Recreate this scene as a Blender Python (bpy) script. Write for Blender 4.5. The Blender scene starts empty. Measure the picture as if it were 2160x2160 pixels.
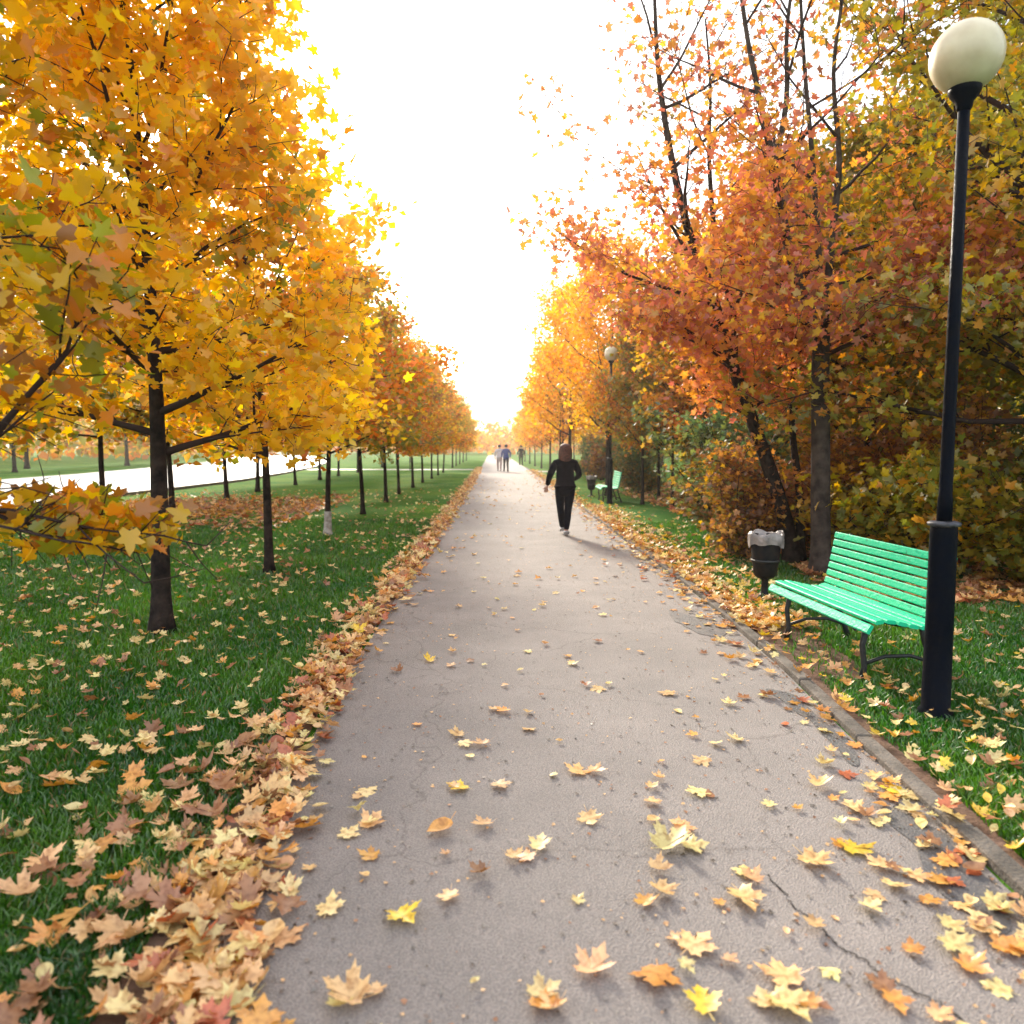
import bpy, math, random
import numpy as np
from mathutils import Vector, Matrix, noise as mnoise

S = bpy.context.scene
COL = S.collection
R = math.radians

# ------------------------------------------------------------------ camera
CAM_H = 1.6
cd = bpy.data.cameras.new('camera'); cam = bpy.data.objects.new('camera', cd); COL.objects.link(cam)
cd.sensor_fit = 'HORIZONTAL'; cd.sensor_width = 36.0; cd.lens = 27.0
cd.clip_start = 0.05; cd.clip_end = 3000
cam.location = (0, 0, CAM_H)
cam.rotation_euler = (R(90 - 4.85), 0, R(-1.42))
cd.dof.use_dof = True; cd.dof.focus_distance = 6.0; cd.dof.aperture_fstop = 2.0
S.camera = cam
S.render.resolution_x = S.render.resolution_y = 1024

# ------------------------------------------------------------------ world, sun, exposure
SUN_EL, SUN_AZ = 24.0, -13.0          # azimuth from the path direction (+Y), minus is to the left
w = bpy.data.worlds.new('World'); S.world = w; w.use_nodes = True
nt = w.node_tree; nt.nodes.clear()
wo = nt.nodes.new('ShaderNodeOutputWorld'); bg = nt.nodes.new('ShaderNodeBackground')
sky = nt.nodes.new('ShaderNodeTexSky'); sky.sky_type = 'NISHITA'; sky.sun_disc = False
sky.sun_elevation = R(SUN_EL); sky.sun_rotation = R(SUN_AZ)
sky.air_density = 1.0; sky.dust_density = 3.0; sky.ozone_density = 1.0
tc = nt.nodes.new('ShaderNodeTexCoord')
cn = nt.nodes.new('ShaderNodeTexNoise'); cn.inputs['Scale'].default_value = 2.2; cn.inputs['Detail'].default_value = 6
cr = nt.nodes.new('ShaderNodeValToRGB'); cr.color_ramp.elements[0].position = 0.34; cr.color_ramp.elements[1].position = 0.62
mp = nt.nodes.new('ShaderNodeMapping'); mp.inputs['Scale'].default_value = (1, 1, 2.6)
mx = nt.nodes.new('ShaderNodeMix'); mx.data_type = 'RGBA'
mx.inputs[7].default_value = (9.5, 9.6, 9.9, 1)
nt.links.new(tc.outputs['Generated'], mp.inputs[0]); nt.links.new(mp.outputs[0], cn.inputs['Vector'])
nt.links.new(cn.outputs['Fac'], cr.inputs[0]); nt.links.new(cr.outputs[0], mx.inputs[0])
nt.links.new(sky.outputs[0], mx.inputs[6]); nt.links.new(mx.outputs[2], bg.inputs[0])
bg.inputs[1].default_value = 0.15
nt.links.new(bg.outputs[0], wo.inputs[0])

sd = bpy.data.lights.new('sun', 'SUN'); sun = bpy.data.objects.new('sun', sd); COL.objects.link(sun)
sd.energy = 3.6; sd.angle = R(9.0); sd.color = (1.0, 0.90, 0.74)
_d = Vector((math.sin(R(SUN_AZ)) * math.cos(R(SUN_EL)), math.cos(R(SUN_AZ)) * math.cos(R(SUN_EL)), math.sin(R(SUN_EL))))
sun.rotation_euler = (-_d).to_track_quat('-Z', 'Y').to_euler()

S.view_settings.view_transform = 'Standard'; S.view_settings.look = 'None'
S.view_settings.exposure = 0.95; S.view_settings.gamma = 1.0
S.render.engine = 'CYCLES'
S.cycles.max_bounces = 7; S.cycles.diffuse_bounces = 3; S.cycles.glossy_bounces = 2
S.cycles.transmission_bounces = 5; S.cycles.volume_bounces = 0; S.cycles.volume_step_rate = 4
S.cycles.use_denoising = True
S.cycles.sample_clamp_indirect = 8

rng = np.random.default_rng(11)

# ------------------------------------------------------------------ helpers: objects
def tag(o, label=None, cat=None, group=None, kind=None):
    if label: o['label'] = label
    if cat: o['category'] = cat
    if group: o['group'] = group
    if kind: o['kind'] = kind
    return o
def empty(name, loc, rz=0.0):
    o = bpy.data.objects.new(name, None); COL.objects.link(o)
    o.location = loc; o.rotation_euler = (0, 0, rz); o.empty_display_size = .2
    return o
def link(name, me, parent=None):
    o = bpy.data.objects.new(name, me); COL.objects.link(o)
    if parent is not None: o.parent = parent
    return o
def copy_tree(o, parent=None):
    c = o.copy(); COL.objects.link(c); c.parent = parent
    for ch in list(o.children): copy_tree(ch, c)
    return c
def smooth(me):
    me.polygons.foreach_set('use_smooth', np.ones(len(me.polygons), dtype=bool)); me.update()

class MB:
    """collects polygons for one mesh"""
    def __init__(s): s.v = []; s.f = []
    def add(s, vs, fs):
        n = len(s.v); s.v += [tuple(p) for p in vs]; s.f += [tuple(i + n for i in f) for f in fs]; return s
    def box(s, c, size, rot=None, bev=0.0):
        hx, hy, hz = size[0] / 2, size[1] / 2, size[2] / 2
        b = min(bev, hx * .9, hy * .9, hz * .9)
        if b <= 0:
            vs = [Vector((x, y, z)) for x in (-hx, hx) for y in (-hy, hy) for z in (-hz, hz)]
            fs = [(0, 1, 3, 2), (4, 6, 7, 5), (0, 4, 5, 1), (2, 3, 7, 6), (0, 2, 6, 4), (1, 5, 7, 3)]
        else:
            vs = []; idx = {}
            for sx in (-1, 1):
                for sy in (-1, 1):
                    for sz in (-1, 1):
                        for a in range(3):
                            p = [sx * (hx - b), sy * (hy - b), sz * (hz - b)]
                            p[a] = (sx * hx, sy * hy, sz * hz)[a]
                            idx[(sx, sy, sz, a)] = len(vs); vs.append(Vector(p))
            fs = []
            for a in range(3):
                o1, o2 = [(1, 2), (0, 2), (0, 1)][a]
                for sg in (-1, 1):
                    q = []
                    for s1, s2 in ((-1, -1), (1, -1), (1, 1), (-1, 1)):
                        k = [0, 0, 0]; k[a] = sg; k[o1] = s1; k[o2] = s2; q.append(idx[(k[0], k[1], k[2], a)])
                    fs.append(tuple(q))
            for a in range(3):
                o1, o2 = [(1, 2), (0, 2), (0, 1)][a]
                for s1 in (-1, 1):
                    for s2 in (-1, 1):
                        q = []
                        for sg, ax in ((-1, o1), (-1, o2), (1, o2), (1, o1)):
                            k = [0, 0, 0]; k[a] = sg; k[o1] = s1; k[o2] = s2; q.append(idx[(k[0], k[1], k[2], ax)])
                        fs.append(tuple(q))
            for sx in (-1, 1):
                for sy in (-1, 1):
                    for sz in (-1, 1): fs.append(tuple(idx[(sx, sy, sz, a)] for a in range(3)))
        M = rot if rot is not None else Matrix.Identity(3)
        c = Vector(c)
        return s.add([M @ v + c for v in vs], fs)
    def tube(s, pts, rad, n=8, cap=True):
        pts = [Vector(p) for p in pts]; rr = rad if hasattr(rad, '__len__') else [rad] * len(pts)
        vs = []; fs = []; up = Vector((.13, .29, 1)).normalized(); ref = None
        for i, p in enumerate(pts):
            t = (pts[min(i + 1, len(pts) - 1)] - pts[max(i - 1, 0)]).normalized()
            if ref is None:
                ref = t.cross(up)
                if ref.length < .05: ref = t.cross(Vector((1, 0, 0)))
            ref = (ref - t * ref.dot(t)).normalized(); b = t.cross(ref)
            for k in range(n):
                a = 2 * math.pi * k / n
                vs.append(p + (ref * math.cos(a) + b * math.sin(a)) * rr[i])
        for i in range(len(pts) - 1):
            for k in range(n):
                k2 = (k + 1) % n
                fs.append((i * n + k, i * n + k2, (i + 1) * n + k2, (i + 1) * n + k))
        if cap:
            fs.append(tuple(range(n))[::-1]); fs.append(tuple(range((len(pts) - 1) * n, len(pts) * n)))
        return s.add(vs, fs)
    def lathe(s, prof, n=32, c=(0, 0, 0), cap=True):
        vs = []; fs = []
        for r_, z in prof:
            for k in range(n):
                a = 2 * math.pi * k / n
                vs.append((c[0] + r_ * math.cos(a), c[1] + r_ * math.sin(a), c[2] + z))
        for i in range(len(prof) - 1):
            for k in range(n):
                k2 = (k + 1) % n; fs.append((i * n + k, i * n + k2, (i + 1) * n + k2, (i + 1) * n + k))
        if cap: fs.append(tuple(range(n))[::-1]); fs.append(tuple(range((len(prof) - 1) * n, len(prof) * n)))
        return s.add(vs, fs)
    def mesh(s, name, mat, sm=False):
        me = bpy.data.meshes.new(name); me.from_pydata(s.v, [], s.f); me.materials.append(mat)
        if sm: smooth(me)
        me.update(); return me
    def build(s, name, mat, parent=None, sm=False):
        return link(name, s.mesh(name, mat, sm), parent)

# ------------------------------------------------------------------ helpers: materials
def mat(name, col, rough=.7, spec=.3, noise=None, col2=None, bump=0.0, bscale=30, metal=0.0, detail=6, lo=.35, hi=.65):
    m = bpy.data.materials.new(name); m.use_nodes = True; t = m.node_tree; b = t.nodes['Principled BSDF']
    b.inputs['Base Color'].default_value = (*col, 1); b.inputs['Roughness'].default_value = rough
    b.inputs['Specular IOR Level'].default_value = spec; b.inputs['Metallic'].default_value = metal
    c = t.nodes.new('ShaderNodeTexCoord')
    if noise:
        n = t.nodes.new('ShaderNodeTexNoise'); n.inputs['Scale'].default_value = noise; n.inputs['Detail'].default_value = detail
        r = t.nodes.new('ShaderNodeValToRGB'); e = r.color_ramp.elements
        e[0].position = lo; e[0].color = (*col, 1); e[1].position = hi; e[1].color = (*(col2 or tuple(x * .6 for x in col)), 1)
        t.links.new(c.outputs['Object'], n.inputs['Vector']); t.links.new(n.outputs['Fac'], r.inputs[0])
        t.links.new(r.outputs[0], b.inputs['Base Color'])
    if bump:
        n2 = t.nodes.new('ShaderNodeTexNoise'); n2.inputs['Scale'].default_value = bscale; n2.inputs['Detail'].default_value = 5
        bp = t.nodes.new('ShaderNodeBump'); bp.inputs['Strength'].default_value = bump; bp.inputs['Distance'].default_value = .02
        t.links.new(c.outputs['Object'], n2.inputs['Vector']); t.links.new(n2.outputs['Fac'], bp.inputs['Height'])
        t.links.new(bp.outputs[0], b.inputs['Normal'])
    return m

def leaf_material(name, transl=.5, gloss=.06, spots=0.0, sat=1.0):
    m = bpy.data.materials.new(name); m.use_nodes = True; t = m.node_tree; t.nodes.clear()
    out = t.nodes.new('ShaderNodeOutputMaterial')
    at = t.nodes.new('ShaderNodeAttribute'); at.attribute_name = 'leaf_colour'
    oi = t.nodes.new('ShaderNodeObjectInfo')
    mul = t.nodes.new('ShaderNodeMix'); mul.data_type = 'RGBA'; mul.blend_type = 'MULTIPLY'; mul.inputs[0].default_value = 1
    t.links.new(at.outputs['Color'], mul.inputs[6]); t.links.new(oi.outputs['Color'], mul.inputs[7])
    colr = mul.outputs[2]
    if spots:
        c = t.nodes.new('ShaderNodeTexCoord'); n = t.nodes.new('ShaderNodeTexNoise'); n.inputs['Scale'].default_value = 42; n.inputs['Detail'].default_value = 4
        r = t.nodes.new('ShaderNodeValToRGB'); e = r.color_ramp.elements
        e[0].position = .45; e[0].color = (1, 1, 1, 1); e[1].position = .72; e[1].color = (.45, .28, .16, 1)
        m2 = t.nodes.new('ShaderNodeMix'); m2.data_type = 'RGBA'; m2.blend_type = 'MULTIPLY'; m2.inputs[0].default_value = spots
        t.links.new(c.outputs['Object'], n.inputs['Vector']); t.links.new(n.outputs['Fac'], r.inputs[0])
        t.links.new(colr, m2.inputs[6]); t.links.new(r.outputs[0], m2.inputs[7]); colr = m2.outputs[2]
    d = t.nodes.new('ShaderNodeBsdfDiffuse'); tr = t.nodes.new('ShaderNodeBsdfTranslucent'); g = t.nodes.new('ShaderNodeBsdfGlossy')
    g.inputs['Roughness'].default_value = .42; g.inputs['Color'].default_value = (1, 1, 1, 1)
    hs = t.nodes.new('ShaderNodeHueSaturation'); hs.inputs['Saturation'].default_value = 1.10; hs.inputs['Value'].default_value = 1.25
    t.links.new(colr, hs.inputs['Color'])
    a = t.nodes.new('ShaderNodeMixShader'); a.inputs[0].default_value = transl
    b = t.nodes.new('ShaderNodeMixShader'); b.inputs[0].default_value = gloss
    t.links.new(colr, d.inputs[0]); t.links.new(hs.outputs[0], tr.inputs[0])
    t.links.new(d.outputs[0], a.inputs[1]); t.links.new(tr.outputs[0], a.inputs[2])
    t.links.new(a.outputs[0], b.inputs[1]); t.links.new(g.outputs[0], b.inputs[2]); t.links.new(b.outputs[0], out.inputs[0])
    return m

M_LEAF = leaf_material('autumn_leaf', .55, .04)
M_FALLEN = leaf_material('fallen_leaf', .25, .05, spots=.8)
M_GRASSB = leaf_material('grass_blade', .45, .06)
M_BARK = mat('bark', (.045, .032, .026), .9, .15, 9, (.012, .009, .009), .9, 26)
M_BARK_G = mat('grey_bark', (.085, .066, .055), .9, .15, 7, (.03, .024, .022), .9, 22)
M_WASH = mat('whitewash', (.50, .47, .45), .85, .2, 12, (.24, .20, .17), .6, 30)
M_TWIG = mat('twig', (.045, .03, .027), .9, .15)
M_LAMP = mat('black_lamp_paint', (.002, .004, .009), .4, .04, 14, (.004, .005, .008), .25, 35)
M_RIM = mat('worn_collar_metal', (.07, .075, .095), .5, .4, 30, (.02, .02, .025))
M_GLOBE = leaf_material('milk_globe', .0, .0)
M_TEAL = mat('turquoise_paint', (.006, .54, .27), .5, .3, 26, (.02, .26, .15), .35, 45, lo=.60, hi=.74, detail=9)
M_IRON = mat('cast_iron', (.010, .016, .018), .5, .4, 20, (.02, .02, .02), .3, 30)
M_BIN = mat('black_bin_metal', (.005, .007, .011), .45, .15, 18, (.02, .017, .015), .2, 24)
M_BAG = mat('pale_plastic_bag', (.34, .31, .29), .4, .4, 9, (.17, .155, .15), .9, 18)
M_CONC = mat('kerb_concrete', (.19, .165, .14), .9, .2, 6, (.10, .088, .075), .7, 60)
M_DIRT = mat('dirt', (.19, .12, .09), .95, .1, 5, (.12, .075, .05), .8, 40)

# ================================================================== GROUND
def grid_sheet(name, pts_left, pts_right, z, material):
    """a strip between two polylines given as (x, y) lists of equal length"""
    b = MB(); n = len(pts_left)
    vs = [(x, y, z) for x, y in pts_left] + [(x, y, z) for x, y in pts_right]
    fs = [(i, n + i, n + i + 1, i + 1) for i in range(n - 1)]
    return b.add(vs, fs).build(name, material)

def ground_material():
    m = bpy.data.materials.new('grass_ground'); m.use_nodes = True; t = m.node_tree; b = t.nodes['Principled BSDF']
    c = t.nodes.new('ShaderNodeTexCoord')
    n1 = t.nodes.new('ShaderNodeTexNoise'); n1.inputs['Scale'].default_value = .35; n1.inputs['Detail'].default_value = 8
    r1 = t.nodes.new('ShaderNodeValToRGB'); e = r1.color_ramp.elements
    e[0].position = .35; e[0].color = (.030, .14, .012, 1); e[1].position = .68; e[1].color = (.11, .22, .018, 1)
    n2 = t.nodes.new('ShaderNodeTexNoise'); n2.inputs['Scale'].default_value = 38; n2.inputs['Detail'].default_value = 6
    r2 = t.nodes.new('ShaderNodeValToRGB'); f = r2.color_ramp.elements
    f[0].position = .3; f[0].color = (.5, .5, .5, 1); f[1].position = .7; f[1].color = (1.35, 1.35, 1.35, 1)
    mu = t.nodes.new('ShaderNodeMix'); mu.data_type = 'RGBA'; mu.blend_type = 'MULTIPLY'; mu.inputs[0].default_value = 1
    n3 = t.nodes.new('ShaderNodeTexVoronoi'); n3.inputs['Scale'].default_value = 5.5
    r3 = t.nodes.new('ShaderNodeValToRGB'); g = r3.color_ramp.elements
    g[0].position = .14; g[0].color = (1, 1, 1, 1); g[1].position = .24; g[1].color = (0, 0, 0, 1)
    n4 = t.nodes.new('ShaderNodeTexNoise'); n4.inputs['Scale'].default_value = .22; n4.inputs['Detail'].default_value = 5
    r4 = t.nodes.new('ShaderNodeValToRGB'); h = r4.color_ramp.elements
    h[0].position = .42; h[0].color = (.25, .25, .25, 1); h[1].position = .62; h[1].color = (1, 1, 1, 1)
    mm = t.nodes.new('ShaderNodeMath'); mm.operation = 'MULTIPLY'
    mx = t.nodes.new('ShaderNodeMix'); mx.data_type = 'RGBA'; mx.inputs[7].default_value = (.42, .22, .06, 1)
    for a in (n1, n2, n3, n4): t.links.new(c.outputs['Object'], a.inputs['Vector'])
    t.links.new(n1.outputs['Fac'], r1.inputs[0]); t.links.new(n2.outputs['Fac'], r2.inputs[0])
    t.links.new(r1.outputs[0], mu.inputs[6]); t.links.new(r2.outputs[0], mu.inputs[7])
    t.links.new(n3.outputs['Distance'], r3.inputs[0]); t.links.new(n4.outputs['Fac'], r4.inputs[0])
    t.links.new(r3.outputs[0], mm.inputs[0]); t.links.new(r4.outputs[0], mm.inputs[1]); t.links.new(mm.outputs[0], mx.inputs[0])
    t.links.new(mu.outputs[2], mx.inputs[6]); t.links.new(mx.outputs[2], b.inputs['Base Color'])
    b.inputs['Roughness'].default_value = 1; b.inputs['Specular IOR Level'].default_value = .08
    bp = t.nodes.new('ShaderNodeBump'); bp.inputs['Strength'].default_value = .9; bp.inputs['Distance'].default_value = .05
    t.links.new(n2.outputs['Fac'], bp.inputs['Height']); t.links.new(bp.outputs[0], b.inputs['Normal'])
    return m

def asphalt_material(name, c0, c1, rough=.55):
    m = bpy.data.materials.new(name); m.use_nodes = True; t = m.node_tree; b = t.nodes['Principled BSDF']
    c = t.nodes.new('ShaderNodeTexCoord')
    n1 = t.nodes.new('ShaderNodeTexNoise'); n1.inputs['Scale'].default_value = 1.3; n1.inputs['Detail'].default_value = 7; n1.inputs['Roughness'].default_value = .6
    r1 = t.nodes.new('ShaderNodeValToRGB'); e = r1.color_ramp.elements
    e[0].position = .3; e[0].color = (*c0, 1); e[1].position = .7; e[1].color = (*c1, 1)
    n2 = t.nodes.new('ShaderNodeTexVoronoi'); n2.inputs['Scale'].default_value = 130
    r2 = t.nodes.new('ShaderNodeValToRGB'); f = r2.color_ramp.elements
    f[0].position = 0; f[0].color = (.50, .50, .52, 1); f[1].position = .7; f[1].color = (1.5, 1.46, 1.40, 1)
    mu = t.nodes.new('ShaderNodeMix'); mu.data_type = 'RGBA'; mu.blend_type = 'MULTIPLY'; mu.inputs[0].default_value = .8
    # hairline cracks
    n3 = t.nodes.new('ShaderNodeTexVoronoi'); n3.feature = 'DISTANCE_TO_EDGE'; n3.inputs['Scale'].default_value = .55
    nw = t.nodes.new('ShaderNodeTexNoise'); nw.inputs['Scale'].default_value = 3; nw.inputs['Detail'].default_value = 6
    ad = t.nodes.new('ShaderNodeVectorMath'); ad.operation = 'MULTIPLY_ADD'; ad.inputs[1].default_value = (.5, .5, 0)
    r3 = t.nodes.new('ShaderNodeValToRGB'); g = r3.color_ramp.elements
    g[0].position = 0; g[0].color = (.6, .58, .57, 1); g[1].position = .004; g[1].color = (1, 1, 1, 1)
    m3 = t.nodes.new('ShaderNodeMix'); m3.data_type = 'RGBA'; m3.blend_type = 'MULTIPLY'; m3.inputs[0].default_value = .8
    t.links.new(c.outputs['Object'], n1.inputs['Vector']); t.links.new(c.outputs['Object'], n2.inputs['Vector'])
    t.links.new(c.outputs['Object'], nw.inputs['Vector']); t.links.new(nw.outputs['Color'], ad.inputs[0]); t.links.new(c.outputs['Object'], ad.inputs[2])
    t.links.new(ad.outputs[0], n3.inputs['Vector'])
    t.links.new(n1.outputs['Fac'], r1.inputs[0]); t.links.new(n2.outputs['Distance'], r2.inputs[0]); t.links.new(n3.outputs['Distance'], r3.inputs[0])
    t.links.new(r1.outputs[0], mu.inputs[6]); t.links.new(r2.outputs[0], mu.inputs[7])
    t.links.new(mu.outputs[2], m3.inputs[6]); t.links.new(r3.outputs[0], m3.inputs[7]); t.links.new(m3.outputs[2], b.inputs['Base Color'])
    b.inputs['Roughness'].default_value = rough; b.inputs['Specular IOR Level'].default_value = .5
    bp = t.nodes.new('ShaderNodeBump'); bp.inputs['Strength'].default_value = .9; bp.inputs['Distance'].default_value = .005
    t.links.new(n2.outputs['Distance'], bp.inputs['Height']); t.links.new(bp.outputs[0], b.inputs['Normal'])
    return m

M_GROUND = ground_material()
M_ASPH = asphalt_material('path_asphalt', (.155, .140, .133), (.215, .192, .181), .76)
M_ROAD = asphalt_material('road_asphalt', (.27, .27, .28), (.36, .36, .37), .5)
M_DAMP = mat('damp_asphalt', (.085, .085, .09), .5, .4, 14, (.125, .115, .11), .5, 90)
M_CRACK = mat('crack_dark', (.03, .026, .024), .95, .1)
M_PAVE = mat('pale_paving', (.40, .36, .33), .6, .4, 4, (.32, .28, .25))

tag(MB().add([(-900, -300, 0), (900, -300, 0), (900, 1500, 0), (-900, 1500, 0)], [(0, 1, 2, 3)]).build('ground', M_GROUND), kind='structure')

EDGE_Y = [-4, 2.0, 2.6, 3.4, 4.1, 5.3, 8, 10.6, 16, 27, 41, 60, 90, 160]
EDGE_R = [1.83, 1.84, 1.86, 1.95, 1.97, 2.08, 2.2, 2.23, 2.27, 2.38, 2.45, 2.5, 2.5, 2.5]
EDGE_LX = [-.95, -.95, -.96, -.98, -.99, -1.03, -1.03, -1.0, -.97, -.95, -.93, -.9, -.9, -.9]
ys = np.concatenate([np.arange(-4, 12, .35), np.arange(12, 60, 2.0), np.arange(60, 161, 10)])
def er(y): return float(np.interp(y, EDGE_Y, EDGE_R))
def el(y): return float(np.interp(y, EDGE_Y, EDGE_LX))
def wob(y, s): return .035 * mnoise.noise(Vector((y * 1.7, s, 0))) + .02 * mnoise.noise(Vector((y * 6, s, 3)))
path = grid_sheet('path', [(el(y) + wob(y, 1), y) for y in ys], [(er(y) - .002, y) for y in ys], .004, M_ASPH)
tag(path, kind='structure')
# kerb stones on the right, separate stones with open joints
kb = MB(); y = -3.0; rr = random.Random(4)
while y < 60:
    L = 1.0; x0, x1 = er(y), er(y + L)
    a = math.atan2(-(x1 - x0), L)
    h = .045 + rr.uniform(-.008, .008)
    kb.box(((x0 + x1) / 2 + .045 + rr.uniform(-.005, .005), y + L / 2, h / 2 - .03), (.085, L - .012, h + .06), Matrix.Rotation(a, 3, 'Z'), .008)
    y += L
tag(kb.build('kerb', M_CONC), kind='structure')
# trodden bare soil in front of the bench
def blob(name, pts, z, m, seed=0, amp=.05):
    P = [Vector((a, b, 0)) for a, b in pts]; out = []
    for i in range(len(P)):
        p0, p1, p2, p3 = P[i - 1], P[i], P[(i + 1) % len(P)], P[(i + 2) % len(P)]
        for k in range(8):
            t = k / 8
            q = .5 * ((2 * p1) + (-p0 + p2) * t + (2 * p0 - 5 * p1 + 4 * p2 - p3) * t * t + (-p0 + 3 * p1 - 3 * p2 + p3) * t ** 3)
            n = mnoise.noise(q * 5 + Vector((seed, 0, 0)))
            out.append((q.x + n * amp, q.y + n * amp * 1.5, z))
    return MB().add(out, [tuple(range(len(out)))]).build(name, m)
tag(blob('bare_soil', [(2.33, 8.6), (2.62, 7.4), (2.75, 6.3), (2.62, 5.3), (2.36, 5.05), (2.22, 5.8), (2.30, 7.2)], .004, M_DIRT, 1, .09), kind='structure')
tag(blob('soil_strip', [(2.37, 16), (2.62, 13), (2.5, 9), (2.32, 5.0), (2.2, 4.2), (2.10, 3.2), (2.02, 2.2), (1.94, 2.2), (2.03, 3.6), (2.14, 5), (2.28, 9), (2.33, 13)], .0075, M_DIRT, 5, .05), kind='structure')
tag(blob('leaf_mould', [(-.98, 1.2), (-1.0, 3), (-1.05, 7), (-.99, 14), (-.97, 24), (-.95, 40), (-.92, 52), (-1.02, 52), (-1.1, 40), (-1.15, 24), (-1.22, 14), (-1.32, 7), (-1.3, 3), (-1.3, 1.2)], .0085, M_DIRT, 9, .07), kind='structure')
tag(blob('damp_patch', [(1.70, 7.35), (1.95, 7.0), (2.02, 6.5), (1.85, 6.3), (1.70, 6.6)], .008, M_DAMP, 2), kind='structure')
tag(blob('damp_patch', [(1.72, 3.25), (1.84, 3.05), (1.80, 2.55), (1.66, 2.35), (1.60, 2.6), (1.68, 2.9)], .008, M_DAMP, 3), kind='structure')
tag(blob('damp_patch', [(1.80, 4.9), (1.93, 4.75), (1.90, 3.9), (1.80, 3.7), (1.84, 4.3)], .008, M_DAMP, 4, .03), kind='structure')
cp = [(1.02, 2.72), (1.045, 2.6), (1.035, 2.52), (1.075, 2.44), (1.09, 2.36), (1.10, 2.30), (1.15, 2.24), (1.17, 2.18), (1.21, 2.12), (1.28, 2.05), (1.31, 1.95)]
cq = []
for i in range(len(cp) - 1):
    for k in range(6):
        t = k / 6; cq.append((cp[i][0] * (1 - t) + cp[i + 1][0] * t + rr.uniform(-.008, .008), cp[i][1] * (1 - t) + cp[i + 1][1] * t))
cp = cq; cv = []; cf = []
for i, (a, b) in enumerate(cp):
    ww = .0008 + .0032 * rr.random(); cv += [(a - ww, b, .0085), (a + ww, b + .003, .0085)]
for i in range(len(cp) - 1): cf.append((2 * i, 2 * i + 1, 2 * i + 3, 2 * i + 2))
tag(MB().add(cv, cf).build('path_crack', M_CRACK), kind='structure')
# road on the left beyond the second row of trees
ry = [-10, 10, 20, 28, 36, 46, 60, 80, 110, 200]
tag(grid_sheet('road', list(zip([-24, -24, -24, -24, -24, -24.6, -26.5, -30, -37, -70], ry)), list(zip([-12.9, -12.9, -12.5, -11.9, -11.7, -12.4, -13.8, -17, -23.5, -55], ry)), .004, M_ROAD), kind='structure')
kb = MB()
xs_ = np.interp(np.arange(0, 110, 1.0), ry, [-12.9, -12.9, -12.5, -11.9, -11.7, -12.4, -13.8, -17, -23.5, -55])
for i in range(len(xs_) - 1):
    a = math.atan2(-(xs_[i + 1] - xs_[i]), 1.0)
    kb.box(((xs_[i] + xs_[i + 1]) / 2 + .075, i + .5, .04), (.14, .985, .14), Matrix.Rotation(a, 3, 'Z'), .01)
tag(kb.build('road_kerb', M_CONC), kind='structure')
tag(grid_sheet('crossing_path', [(-14, 55.6), (-.93, 55.0)], [(-14, 53.8), (-.93, 53.3)], .006, M_PAVE), kind='structure')
tag(grid_sheet('crossing_path', [(2.56, 50.8), (14, 51.5)], [(2.56, 49), (14, 49.5)], .006, M_PAVE), kind='structure')

# ================================================================== LEAVES AND TREES
def maple_half(pts):
    """two half outlines folded on the midrib -> vertices (K,3) and faces"""
    base, tip = pts[0], pts[-1]; mid = pts[1:-1]; n = len(mid)
    V = [(base[0], base[1], 0.)] + [(x, y, .22 * x) for x, y in mid] + [(tip[0], tip[1], -.05)] + [(-x, y, .22 * x) for x, y in mid]
    f1 = tuple(range(0, n + 2)); f2 = (0,) + (n + 1,) + tuple(range(n + 1 + n, n + 1, -1))
    return np.array(V, float), [f1, f2]
T_NEAR = maple_half([(0, -.34), (.26, -.46), (.40, -.26), (.31, -.10), (.58, .12), (.36, .20), (.20, .16), (.15, .40), (.0, .62)])
T_FAR = maple_half([(0, -.48), (.46, -.1), (0, .52)])
# detailed fallen maple leaf: 5 lobes with teeth, fan from a centre, plus stalk
def maple_full():
    half = [(.03, -.30), (.20, -.40), (.24, -.31), (.40, -.27), (.30, -.15), (.33, -.05), (.52, .02), (.47, .09), (.60, .20), (.42, .21), (.38, .29), (.19, .17), (.17, .33), (.25, .40), (.13, .44), (0, .64)]
    out = half + [(-x * .96, y * 1.02 - .01) for x, y in half[-2::-1]]
    V = [(0, -.05, 0)] + [(x, y, 0) for x, y in out]
    n = len(out); F = [(0, i, i + 1) for i in range(1, n)] + [(0, n, 1)]
    k = len(V); V += [(-.012, -.30, 0), (.012, -.30, 0), (.06, -.62, 0), (.045, -.63, 0)]; F.append((k, k + 1, k + 2, k + 3))
    return np.array(V, float), F
T_FULL = maple_full()
def oval_full():
    half = [(.05, -.42), (.22, -.34), (.31, -.20), (.36, -.02), (.31, .16), (.20, .32), (.09, .44), (0, .56)]
    out = half + [(-x, y) for x, y in half[-2::-1]]; n = len(out)
    V = [(0, -.02, -.03)] + [(x, y, .10 * abs(x)) for x, y in out]; F = [(0, i, i + 1) for i in range(1, n)] + [(0, n, 1)]
    k = len(V); V += [(-.012, -.41, 0), (.012, -.41, 0), (.05, -.66, 0), (.03, -.67, 0)]; F.append((k, k + 1, k + 2, k + 3))
    return np.array(V, float), F
T_OVAL = oval_full()

def frames(N, yaw):
    """orthonormal frames for unit normals N and spin yaw"""
    ref = np.where(np.abs(N[:, 2:3]) > .9, np.array([[1., 0, 0]]), np.array([[0., 0, 1.]]))
    X = np.cross(ref, N); X /= np.linalg.norm(X, axis=1, keepdims=True) + 1e-9
    Y = np.cross(N, X)
    c, s = np.cos(yaw)[:, None], np.sin(yaw)[:, None]
    return X * c + Y * s, Y * c - X * s

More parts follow.
